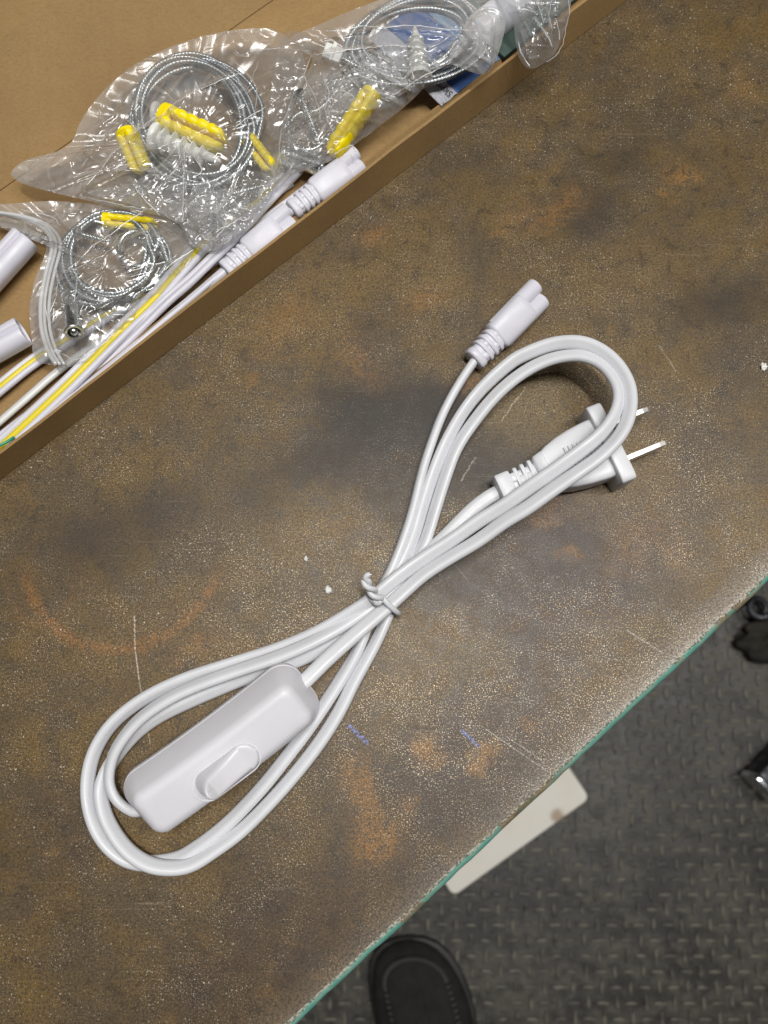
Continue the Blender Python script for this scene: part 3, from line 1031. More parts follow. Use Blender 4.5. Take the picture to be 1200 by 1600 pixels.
def cable(rows, step=0.0012):
    ctrl = [(*(P(u, v, h)), R(th)) for u, v, h, th in rows]
    pts, s = resample(ctrl, step, 3)
    bm = bmesh.new()
    sweep(bm, [Vector(p[:3]) - CW for p in pts], SEC, twist=[p[3] for p in pts])
    return bm


obj("cable", cable(S_ + F_ + B_ + M_ + C_ + E_ + O_ + A_), M_CORD, cord)
obj("cable", cable(N_ + D_), M_CORD, cord)


def sub_empty(name, parent, m):
    o = bpy.data.objects.new(name, None)
    o.empty_display_size = 0.01
    COL.objects.link(o)
    o.parent = parent
    o.matrix_world = m
    o.matrix_parent_inverse = Matrix.Translation(-CW) if parent is cord else Matrix()
    o.matrix_basis = m
    return o


# --- inline switch
def at_dn(d, n, h, dx=0.8, dy=-0.6, nx=0.6, ny=0.8):
    return P(d * dx + n * nx, d * dy + n * ny, h)


SW_Z = 11.9
p0 = at_dn(-596, 1147, SW_Z)
p1 = at_dn(-257, 1147, SW_Z)
Ls = (p1 - p0).length * 1000
switch = sub_empty("inline_switch", cord, frame(p0, p1, R(21)))
W_, H_ = 23.6, 16.2
bm = bmesh.new()
rprism(bm, Ls, W_, -3.2, H_ / 2, 7.6, 2.4, 0.3, 8, 4.4, 2.4)
for v in bm.verts:
    v.co.y -= 1.0 * (1 - (v.co.x / (Ls / 2)) ** 2)
    v.co.x += Ls / 2
obj("housing_cover", bm, M_SWITCH, switch)
bm = bmesh.new()
rprism(bm, Ls + 0.1, W_ + 0.1, -H_ / 2, -3.5, 7.6, 0.3, 2.6, 8)
for v in bm.verts:
    v.co.y -= 1.0 * (1 - (v.co.x / (Ls / 2)) ** 2)
    v.co.x += Ls / 2
obj("housing_base", bm, M_SWITCH, switch)
# rocker
bm = bmesh.new()
LR, WR = 23.0, 9.6


def rock_z(x):
    t = min(max((x + LR / 2) / LR, 0), 1)            # 0 at the raised (lower left) end
    return 0.5 + 9.6 * max(0, 1 - t * 1.9) ** 1.15 + 1.2 * max(0, t - 0.35) ** 1.3


loops = []
for ins, dz in ((0, None), (0, 0.0), (0.35, 0.55), (0.75, 0.85), (1.2, 0.97), (1.8, 1.0), (2.8, 1.0), (3.6, 1.0), (4.3, 1.0)):
    lp = []
    for x, y in rr_outline(LR, WR, WR / 2, ins, 10):
        if dz is None: z = -1.5
        else:
            k_ = ins + 0.32 * rock_z(x) * min(1, ins / 1.2)
            x2 = x * (1 - 0.012 * rock_z(x)) + (0.28 * rock_z(x) * dz if x < 0 else 0)
            z = 0.35 + (rock_z(x) - 0.35) * dz
            y *= 1 - 0.03 * rock_z(x) * dz
            x = x2
        lp.append(Vector((x, y, z)))
    loops.append(lp)
vs_ = rings(bm, loops, caps=False)[-1]
for i in range(len(vs_) // 2 - 1):
    q_ = len(vs_) - 1 - i
    bm.faces.new((vs_[i], vs_[i + 1], vs_[q_ - 1], vs_[q_]))
for v in bm.verts: v.co += Vector((Ls / 2 - 1.5, -3.4, H_ / 2))
obj("rocker_button", bm, M_SWITCH, switch)
bm = bmesh.new()
loops = []
for ins, z in ((-0.75, -0.4), (-0.75, 0.04), (-0.68, 0.1), (-0.48, 0.1), (-0.40, 0.04), (-0.40, -0.4)):
    loops.append([Vector((x, y, z)) for x, y in rr_outline(LR, WR, WR / 2, ins, 10)])
rings(bm, loops, caps=False)
for v in bm.verts: v.co += Vector((Ls / 2 - 1.5, -3.4, H_ / 2))
obj("rocker_surround", bm, M_SWITCH, switch)

# --- two pin plug
PD = dict(dx=0.93, dy=-0.37, nx=0.37, ny=0.93)
p0 = at_dn(438, 1001, 7.2, **PD)
p1 = at_dn(631, 999, 7.2, **PD)
Lp = (p1 - p0).length * 1000
plug = sub_empty("two_pin_plug", cord, frame(p0, p1) @ Matrix.Scale(Lp / 42.0, 4))
bm = bmesh.new()
rblock_x(bm, 0, 5.2, 5.0, 4.6, 8, 0.6, n=40)
loft_x(bm, [(4, 3.7, 3.4, 5), (15, 4.2, 3.7, 5)])
for i, x in enumerate((6.5, 9.2, 11.9)):
    rblock_x(bm, x, x + 1.35, 5.05 + i * .25, 4.5, 8, 0.3, n=40)
for i, x in enumerate((5.0, 7.6, 10.3, 13.0)):
    s = -1 if i % 2 else 1
    rblock_x(bm, x, x + 1.9, 1.7, 4.35, 8, 0.2, cy=(0.0 if i in (1, 2) else s * 1.9))
obj("strain_relief", bm, M_CORD, plug, sharp=35)
bm = bmesh.new()
loft_x(bm, [(13.9, 5.2, 4.2, 8), (14.3, 5.8, 4.8, 8), (14.7, 6.1, 5.1, 8), (17.4, 6.7, 5.5, 8), (17.8, 6.7, 4.9, 8), (19.5, 7.6, 5.0, 8), (24, 9.0, 5.1, 8), (29, 9.9, 5.2, 8), (34, 10.4, 5.2, 8), (38.2, 10.6, 5.2, 8)], 64)
obj("plug_body", bm, M_CORD, plug, sharp=32)
bm = bmesh.new()
rblock_x(bm, 37.0, 42.2, 14.0, 7.2, 12, 0.5, n=64)
obj("flange", bm, M_CORD, plug, sharp=50)
for i in range(7):
    bm = bmesh.new()
    rblock_x(bm, 24.5 + i * 1.55, 25.2 + i * 1.55, 4.6, 0.9, 6, 0.2, cz=4.95, n=16)
    obj("grip_ridge", bm, M_CORD, plug, sharp=50)
for s in (1, -1):
    bm = bmesh.new()
    loops = []
    for x, hz, hy in ((41, 3.15, 0.75), (55.5, 3.15, 0.75), (57.6, 2.6, 0.7), (58.3, 2.0, 0.35)):
        loops.append([Vector((x, s * 6.35 + y, z)) for y, z in ((-hy, -hz), (hy, -hz), (hy, hz), (-hy, hz))])
    rings(bm, loops)
    obj("blade", bm, M_BLADE, plug, smooth=False)

# --- connector on the other end
p0, p1 = P(739, 564, 5.2), P(845, 455, 5.6)
conn = sub_empty("lamp_connector", cord, frame(p0, p1, R(22)) @ Matrix.Scale((p1 - p0).length * 1000 / 31.5, 4))
connector_parts(conn)

# ================================================================== TWIST TIE
tie_o = P(600, 945, 0)
tie = empty("twist_tie", tie_o, "thin white plastic wire tie twisted around the middle of the cord bundle", "twist tie")
bm = bmesh.new()
kn = P(590, 936, 11.5)
rows = [P(588, 938, 11.6), P(596, 932, 11.9), P(601, 938, 11.8), P(607, 945, 11.3), P(615, 952, 10.2), P(621, 957, 8.0), P(622, 958, 5.0), P(616, 958, 1.2), P(600, 948, 0.9), P(582, 934, 1.2), P(572, 930, 4), P(574, 931, 8), P(581, 936, 10.8), P(590, 943, 12), P(595, 938, 12.6)]
wire(bm, [tuple(p - tie_o) for p in rows], 0.00098, 0.0006, 10, 1)
obj("tie_loop", bm, M_CORD, tie)
a, b_ = P(592, 938, 12.4), P(573, 911, 17.5)
for ph, ext in ((0, True), (math.pi, False)):
    bm = bmesh.new()
    rows = []
    ax = (b_ - a).normalized()
    s1 = ax.cross(Vector((0, 0, 1))).normalized()
    s2 = s1.cross(ax)
    for i in range(22):
        t = i / 21
        an = ph + t * 2 * math.pi * 1.0
        rr = 0.00092 * (1.25 - 0.3 * t)
        rows.append(a.lerp(b_, t) + (s1 * math.cos(an) + s2 * math.sin(an)) * rr)
    if ext:
        rows += [P(571, 904, 18.5), P(573, 899, 19), P(578, 898, 19)]
    else:
        rows += [P(567, 906, 17.5)]
    wire(bm, [tuple(p - tie_o) for p in rows], 0.00098, 0.0005, 10, 0)
    obj("twisted_end", bm, M_CORD, tie)
    if ext:
        bm = bmesh.new()
        wire(bm, [tuple(P(577, 898, 19) - tie_o), tuple(P(580.5, 897.6, 19) - tie_o)], 0.00028, 0.0004, 8, 0)
        obj("core_wire", bm, M_STEEL, tie)

# crumbs on the plate
for (u, v, s, lab) in ((512, 922, 1.25, "larger white crumb on the steel left of the twist tie"), (478, 873, 0.7, "tiny pale crumb on the steel above the larger crumb"),
                       (1194, 573, 1.3, "white crumb on the steel at the right edge beyond the plug")):
    bm = bmesh.new()
    bmesh.ops.create_icosphere(bm, subdivisions=3, radius=1)
    for w_ in bm.verts:
        k = 1 + 0.8 * mnoise.noise(w_.co * 2.1 + Vector((u, v, 0))) + .3 * mnoise.noise(w_.co * 5)
        w_.co = Vector((w_.co.x * k * s * .9, w_.co.y * k * s * 1.1, max(w_.co.z, -.3) * k * s * 0.6)) * 0.001
    o = obj("crumb", bm, M_NYLON)
    o.location = P(u, v, 0.25 * s)
    tag(o, lab, "crumb", "pale crumbs on the steel plate")

# ================================================================== BOX CONTENTS
# ---- link cords: white / yellow / white wires side by side
def link_cord(label, rows, mats, group="link cords in the box", gap=2.25, r=1.15, tilt=0.0):
    """rows: (u,v,h) centre line"""
    o0 = P(*rows[len(rows) // 2])
    root = empty("link_cord", o0, label, "link cord", group)
    ctrl = [tuple(P(*q_)) for q_ in rows]
    pts, s = resample(ctrl, 0.0018, 2)
    pts = [Vector(p) for p in pts]
    k = len(mats)
    for j, m in enumerate(mats):
        offs = []
        for i, p in enumerate(pts):
            t = (pts[min(i + 1, len(pts) - 1)] - pts[max(i - 1, 0)]).normalized()
            side = t.cross(Vector((0, 0, 1))).normalized()
            up = side.cross(t)
            a = tilt + 0.16 * math.sin(i * 0.035 + tilt * 3)
            d = (j - (k - 1) / 2) * gap * 0.001
            offs.append(p + side * d * math.cos(a) + up * d * math.sin(a) - o0)
        bm = bmesh.new()
        sweep(bm, offs, sup(r * 0.001, r * 0.001, 2, 12))
        obj("wire", bm, m, root)
    return root


link_cord("white and yellow flat cord leaving the box at left, below the lower white connector", [(-60, 655, 4), (0, 606, 4.5), (50, 566, 4), (110, 528, 3.4), (170, 490, 3.2), (240, 452, 3.2), (330, 400, 3.2), (420, 345, 3.2), (500, 285, 3)], (M_CONN, M_YWIRE, M_CONN), tilt=0.2)
link_cord("white cord seen edge-on between the two yellow-striped cords at lower left", [(-60, 712, 4), (0, 659, 5), (48, 617, 5), (92, 579, 4.4), (160, 530, 3.6), (240, 478, 3.4), (320, 420, 3.2), (400, 366, 3.0)], (M_CONN, M_NYLON), gap=1.7, tilt=0.7)
link_cord("white cord with bright yellow stripe running diagonally nearest the box front", [(-60, 757, 7), (0, 700, 8), (38, 665, 8.5), (100, 607, 9), (150, 557, 9), (200, 507, 9), (240, 469, 8.5), (277, 426, 7), (320, 380, 5), (380, 330, 4), (450, 280, 3.5)], (M_CONN, M_YWIRE, M_CONN), gap=2.35, r=1.28, tilt=0.0)
link_cord("plain white cord curving beside the bright yellow stripe towards the first connector", [(-60, 735, 5), (0, 686, 6), (60, 640, 6), (130, 592, 7), (200, 530, 8), (258, 472, 9), (295, 440, 9), (332, 404, 9), (377, 360, 8), (420, 312, 6), (470, 262, 5)], (M_CONN, M_CONN), gap=1.8, r=1.2, tilt=-0.5)
link_cord("plain white cord lying lowest against the front wall of the box", [(-60, 764, 6), (0, 712, 7), (45, 674, 8), (110, 622, 8), (180, 566, 8), (250, 506, 7), (300, 465, 7), (352, 420, 7.5)], (M_CONN, M_CONN), gap=1.5, r=1.1, tilt=0.9)
link_cord("thin green wire poking out at the lower left corner of the box", [(-50, 755, 12.5), (-5, 700, 12), (8, 692, 12), (22, 683, 10.5)], (M_GWIRE,), gap=1, r=0.5)

# ---- loose connectors
def loose_connector(label, a, b, roll, mm=None, lead=True):
    p0, p1 = P(*a), P(*b)
    k = ((p1 - p0).length * 1000 if mm is None else mm) / 31.5
    root = empty("cord_connector", label=label, cat="connector", group="white connectors in the box", mat=frame(p0, p1, roll) @ Matrix.Scale(k, 4))
    connector_parts(root)
    if lead:
        bm = bmesh.new()
        wire(bm, [(1, 0, 0), (-4, 0, 0), (-14, 0.6, -1.2), (-30, 1.0, -2.5)], 1.55, 0.8, 12)
        obj("lead", bm, M_CONN, root)
    return root


loose_connector("white ribbed connector by the box front wall, nearest the yellow-striped cord", (352, 424, 7.5), (457, 335, 9), R(15))
loose_connector("white ribbed connector by the box front wall, under the yellow wall plug", (456, 330, 8), (564, 247, 9), R(15))
def connector_end(label, a, b, hy, hz, roll):
    root = empty("cord_connector", label=label, cat="connector", group="white connectors in the box", mat=frame(P(*a), P(*b), roll))
    L = (P(*b) - P(*a)).length * 1000
    bm = bmesh.new()
    loops = []
    for x, k in ((0, 1), (L - 1.0, 1), (L - 0.35, 0.985), (L, 0.94), (L + 0.05, 0.80), (L - 4, 0.76)):
        lp = []
        for y, z in sup(hy, hz, 2.6, 48):
            zz = z - 1.7 * math.exp(-((y - hy * .18) / 0.75) ** 2) * (1 if z > 0 else 0) - (0.5 if (y > hy * .18 and z > 0) else 0)
            lp.append(Vector((x, y * k, zz * k)))
        loops.append(lp)
    rings(bm, loops)
    obj("sleeve", bm, M_CONN, root, sharp=50)
    bm = bmesh.new()
    wire(bm, [(1, 0, 0), (-6, 0, 0), (-20, 1, -2)], 2.6, 1.0, 16)
    obj("lead", bm, M_CONN, root)


connector_end("white connector end poking in at the left edge, upper one", (-80, 505, 9), (40, 372, 10), 5.5, 4.6, R(8))
connector_end("white connector end poking in at the left edge, lower one", (-110, 600, 9), (36, 517, 10), 5.5, 4.6, R(8))

# ---- leaflet
lf0 = P(690, 166, 8.5)
lf1 = P(812, 66, 8.5)
lx = (lf1 - lf0).normalized()
ly = Vector((-lx.y, lx.x, 0))
leaf = empty("leaflet", lf0, "blue and white printed leaflet with dark lettering, lying along the box front", "leaflet")
leaf.rotation_euler = (0, 0, math.atan2(lx.y, lx.x))
k = 0.265 / FPX
WL = 190 * k


def sheet(name, x0, x1, y0, y1, z, mat, parent, nx=10, ny=10, bow=0.0008):
    bm = bmesh.new()
    gr = [[bm.verts.new((x0 + (x1 - x0) * i / nx, y0 + (y1 - y0) * j / ny, z + bow * math.sin(j / ny * 2.6) + 0.0003 * math.sin(i))) for j in range(ny + 1)] for i in range(nx + 1)]
    for i in range(nx):
        for j in range(ny):
            bm.faces.new((gr[i][j], gr[i + 1][j], gr[i + 1][j + 1], gr[i][j + 1]))
    bmesh.ops.solidify(bm, geom=bm.faces[:], thickness=0.00012)
    return obj(name, bm, mat, parent)


sheet("white_strip", 0, 40 * k, 0, WL, 0, M_PAPER, leaf)
sheet("blue_panel", 40 * k, 116 * k, 0, WL, 0, M_BLUE, leaf)
sheet("pale_panel", 116 * k, 190 * k, 0, WL, 0, M_SKY, leaf)
cu = bpy.data.curves.new("lettering", 'FONT')
cu.body = "Skym"
cu.size = 0.0037
cu.extrude = 0.00002
to = bpy.data.objects.new("lettering_source", cu)
COL.objects.link(to)
dg = bpy.context.evaluated_depsgraph_get()
me = bpy.data.meshes.new_from_object(to.evaluated_get(dg))
bpy.data.objects.remove(to)
me.name = "lettering"
me.materials.clear()
me.materials.append(M_INK)
lt = bpy.data.objects.new("lettering", me)
COL.objects.link(lt)
lt.parent = leaf
lt.location = (33 * k, 4 * k, 0.0006)
lt.rotation_euler = (0, 0, R(97))
# dark green card behind
bm = bmesh.new()
box(bm, 0, 0.05, 0, 0.03, 0, 0.002, 0.0003)
gc = obj("green_card", bm, M_GREENCARD, smooth=False)
gc.location = P(787, 95, 8.5)
gc.rotation_euler = (0, 0, math.atan2(lx.y, lx.x))
tag(gc, "dark green card between the leaflet and the box front wall at top right", "card")
# frosted white tube end
t0, t1 = P(742, 58, 12), P(880, -58, 12)
tb = empty("lamp_tube", label="white lamp tube end under the clear plastic at the top of the box", cat="lamp tube", mat=frame(t0, t1))
bm = bmesh.new()
lathe_x(bm, [(0, 5.5), (0.8, 6.6), (1.6, 7.0), (40, 7.0)], 32)
obj("tube_glass", bm, M_FROST, tb)
bm = bmesh.new()
lathe_x(bm, [(-3, 3.0), (-2.6, 5.6), (1.2, 5.9)], 32)
obj("end_cap", bm, M_CONN, tb, sharp=40)


# ---- steel rope coils
def rope_coil(label, u, v, ru, rv, ang, turns, z0, seed, r=0.85, spread=9):
    rnd = random.Random(seed)
    c0 = P(u, v, z0)
    root = empty("steel_rope", c0, label, "steel rope", "coils of steel rope in the bags")
    rows = []
    nt_ = 20
    offs = [(((q_ * 0.618) % 1) * 2.2 - 1.1 + rnd.uniform(-.25, .25), rnd.uniform(-1, 1), rnd.uniform(0, 6.28)) for q_ in range(turns + 1)]
    for i in range(turns * nt_ + 1):
        tr_ = i / nt_
        k = int(tr_)
        f = tr_ - k
        o1, o2 = offs[k], offs[min(k + 1, turns)]
        dr = ((((k + f) * 0.618 * 2) % 2 - 1) * 0.0 + o1[0] * (1 - f) + o2[0] * f) * spread
        dz = (o1[1] * (1 - f) + o2[1] * f) * 2.2
        a = 2 * math.pi * f + 0.6
        uu = (ru + dr + 5 * math.sin(o1[2])) * math.cos(a) + 7 * (math.cos(o1[2]) * (1 - f) + math.cos(o2[2]) * f)
        vv = (rv + dr - 5 * math.sin(o1[2])) * math.sin(a) + 7 * (math.sin(o1[2]) * (1 - f) + math.sin(o2[2]) * f) + 4 * math.sin(2 * a + o1[2]) * 0.5
        ca, sa = math.cos(R(ang)), math.sin(R(ang))
        rows.append(tuple(P(u + uu * ca - vv * sa + 3 * math.sin(a + o1[2]), v + uu * sa + vv * ca, z0 + dz + 1.5 * math.sin(a + 1)) - c0))
    pts, s = resample(rows, 0.0006, 1)
    sec = [(r * 0.001 * (1 + 0.26 * math.cos(6 * a)) * math.cos(a), r * 0.001 * (1 + 0.26 * math.cos(6 * a)) * math.sin(a)) for a in [2 * math.pi * i / 18 for i in range(18)]]
    bm = bmesh.new()
    sweep(bm, pts, sec, twist=[x / 0.0075 * 2 * math.pi / 1.0 * 0.9 for x in s])
    obj("rope", bm, M_ROPE, root)
    return root


rope_coil("coil of silver steel rope in the zip bag at left", 172, 402, 76, 66, -25, 6, 8, 11, 0.95, 10)
rope_coil("coil of silver steel rope around the yellow and white plugs in the middle bag", 306, 190, 92, 98, -30, 7, 13, 23, 0.95, 15)
rope_coil("coil of silver steel rope in the right hand bag over the blue leaflet", 645, 62, 98, 60, -15, 6, 12, 5, 0.95, 16)

# ---- yellow wall plugs
def wall_plug_mesh(root, mat, L=24):
    for s in (1, -1):
        bm = bmesh.new()
        secs = [(0, 1.5, 3.0, 3, s * 1.8, 0), (1.2, 1.7, 3.5, 3, s * 1.9, 0)]
        x = 1.2
        for i in range(5):
            secs += [(x + 0.8, 1.75, 3.5 - i * .13, 3, s * 1.95, 0), (x + 2.6, 1.65, 3.35 - i * .13, 3, s * 1.9, 0), (x + 2.9, 1.55, 3.1 - i * .13, 3, s * 1.83, 0), (x + 3.9, 1.55, 3.1 - i * .13, 3, s * 1.83, 0)]
            x += 4.1
        secs += [(x + 1.2, 1.2, 2.3, 3, s * 1.5, 0), (x + 2.4, 0.6, 1.2, 3, s * 0.9, 0)]
        loft_x(bm, secs, 16)
        obj("split_leg", bm, mat, root, sharp=50)
    bm = bmesh.new()
    lathe_x(bm, [(-1.0, 3.3), (-0.8, 4.0), (0.8, 4.1), (1.2, 3.6), (3.0, 2.6)], 20)
    obj("collar", bm, mat, root, sharp=50)


first_plug = None


def wall_plug(label, a, b, roll=0.3, wide=1.0):
    global first_plug
    p0, p1 = P(*a), P(*b)
    k = (p1 - p0).length * 1000 / 24.5
    m = frame(p0, p1, roll) @ Matrix.Scale(k, 4) @ Matrix.Diagonal((1, wide / k, wide / k, 1))
    if first_plug is None:
        root = empty("wall_plug", label=label, cat="wall plug", group="yellow plastic wall plugs", mat=m)
        wall_plug_mesh(root, M_YEL)
        first_plug = root
    else:
        root = copy_tree(first_plug)
        root.matrix_world = m
        root["label"] = label
    return root


wall_plug("yellow wall plug in the zip bag, above the hook", (165, 344, 10), (248, 352, 9), 0.4, 0.72)
wall_plug("stubby yellow wall plug at the left side of the middle bag", (199, 210, 18), (222, 268, 17), 0.5, 1.05)
wall_plug("long yellow wall plug lying across the middle bag above the white anchor", (258, 184, 21), (352, 226, 21), 0.2, 1.3)
wall_plug("yellow wall plug half hidden at the right edge of the middle bag", (390, 220, 13), (424, 264, 10.5), 0.5, 0.85)
wall_plug("yellow wall plug in the right hand bag, pointing at the ribbed connector", (580, 148, 18), (516, 244, 13), 0.3, 1.0)


# ---- white screw anchors
def screw_anchor(label, a, b, wide=1.0):
    p0, p1 = P(*a), P(*b)
    k = (p1 - p0).length * 1000 / 24
    root = empty("screw_anchor", label=label, cat="screw anchor", group="white nylon screw anchors", mat=frame(p0, p1, 0.2) @ Matrix.Scale(k, 4))
    bm = bmesh.new()
    lathe_x(bm, [(0, 3.2), (0, 4.6), (0.5, 4.9), (1.5, 4.9), (2.0, 4.5), (2.2, 2.6)], 24)
    obj("head", bm, M_NYLON, root, sharp=50)
    bm = bmesh.new()
    prof = [(1.8, 2.5)]
    x, rr = 3.6, 4.4
    for i in range(5):
        prof += [(x, 2.5 - i * .2), (x + 0.5, rr), (x + 0.9, rr), (x + 1.5, 2.4 - i * .2)]
        x += 3.3
        rr -= 0.35
    prof += [(x + 1, 1.4), (24, 0.5)]
    lathe_x(bm, prof, 24)
    obj("threaded_shank", bm, M_NYLON, root, sharp=40)


screw_anchor("white nylon screw anchor beside the long yellow plug in the middle bag", (240, 214, 20), (345, 252, 20))
screw_anchor("white nylon screw anchor over the blue print in the right hand bag", (655, 125, 15), (648, 42, 14))
screw_anchor("white nylon screw anchor behind the long yellow plug's collar", (240, 178, 10), (330, 196, 9))


# ---- screws and hooks
def screw(label, a, b, r=1.7):
    p0, p1 = P(*a), P(*b)
    L = (p1 - p0).length * 1000
    root = empty("screw", label=label, cat="screw", group="zinc screws in the bags", mat=frame(p0, p1))
    bm = bmesh.new()
    lathe_x(bm, [(-1.2, 1.2), (-0.9, r * 1.9), (0, r * 2.1), (0.4, r * 1.9), (1.8, r)], 20)
    obj("screw_head", bm, M_STEEL, root, sharp=40)
    bm = bmesh.new()
    n_ = int(L / 1.35)
    loops = []
    for i in range(n_ * 6 + 1):
        x = 1.5 + (L - 1.5) * i / (n_ * 6)
        tp = min(1, (L - x) / 4 + 0.15)
        lp = []
        for j in range(14):
            a_ = 2 * math.pi * j / 14
            ph = (x / 1.35 - j / 14) % 1.0
            rr = r * tp * (0.72 + 0.36 * max(0, 1 - abs(ph - 0.5) * 4))
            lp.append(Vector((x, rr * math.cos(a_), rr * math.sin(a_))))
        loops.append(lp)
    rings(bm, loops)
    obj("screw_thread", bm, M_STEEL, root)


screw("zinc screw pointing down beside the lowest corner of the middle bag", (338, 300, 12), (342, 392, 9), 1.6)
screw("zinc screw lying level under the right side of the middle bag", (355, 306, 10), (415, 290, 10), 1.8)
screw("thick zinc screw at the lower left of the middle bag", (318, 300, 9), (270, 352, 8), 2.2)
screw("zinc screw under the clear fold at the top of the right hand bag", (516, 82, 15), (590, 122, 12), 1.6)
screw("zinc screw beside the rope in the zip bag", (122, 365, 9), (172, 378, 8), 1.3)
screw("zinc screw standing beside the shiny gripper in the right hand bag", (470, 150, 12), (500, 225, 10), 1.7)


def hook(label, u, v, rp, z, a0, a1, tail):
    c0 = P(u, v, z)
    root = empty("hook", c0, label, "hook", "steel hooks in the bags")
    rows = [tuple(P(u + rp * math.cos(R(a)), v + rp * math.sin(R(a)), z + 0.4) - c0) for a in np.linspace(a0, a1, 14)]
    rows += [tuple(P(*t) - c0) for t in tail]
    bm = bmesh.new()
    wire(bm, rows, 0.00105, 0.0008, 14, 1)
    obj("hook_wire", bm, M_STEEL, root)


hook("open steel hook inside the rope coil of the zip bag", 213, 389, 27, 8, 60, 300, [(240, 362, 8), (262, 385, 7), (268, 420, 6)])
hook("steel hook crossing the bottom of the middle bag", 352, 340, 26, 10, 100, 330, [(385, 310, 10), (400, 280, 9)])
hook("steel hook beside the gripper in the right hand bag", 480, 205, 30, 9, 20, 280, [(500, 170, 9), (520, 150, 9)])


def gripper(label, a, b, r=2.9):
    p0, p1 = P(*a), P(*b)
    L = (p1 - p0).length * 1000
    root = empty("rope_gripper", label=label, cat="rope gripper", group="steel rope grippers", mat=frame(p0, p1))
    bm = bmesh.new()
    lathe_x(bm, [(0, r * .7), (1, r * .95), (2, r), (L - 2.4, r), (L - 2.1, r * 1.12), (L - 0.3, r * 1.15), (L, r * 1.05), (L - 0.1, r * .8), (L - 4, r * .72)], 28)
    obj("barrel", bm, M_STEEL, root, sharp=40)
    bm = bmesh.new()
    bmesh.ops.create_uvsphere(bm, u_segments=16, v_segments=10, radius=r * 0.55)
    for v in bm.verts: v.co.x += L - 0.9
    obj("centre_ball", bm, M_STEEL, root)


gripper("steel rope gripper with open end, below the coil in the zip bag", (106, 458, 7), (116, 520, 15))
gripper("wide steel gripper lying in the right hand bag left of the yellow plug", (440, 240, 8), (505, 262, 9), 3.6)
# small white clip
bm = bmesh.new()
box(bm, -3.6, 3.6, -3.0, 3.0, -1.2, 1.2, 0.5)
box(bm, -0.8, 0.8, -3.6, 3.6, 0.6, 1.9, 0.3)
for v in bm.verts: v.co *= 0.001
cl = obj("clip", bm, M_NYLON, sharp=50)
cl.location = P(520, 84, 19)
cl.rotation_euler = (0.2, 0.1, R(-20))
tag(cl, "small square white clip under film at the top of the right hand bag", "clip")


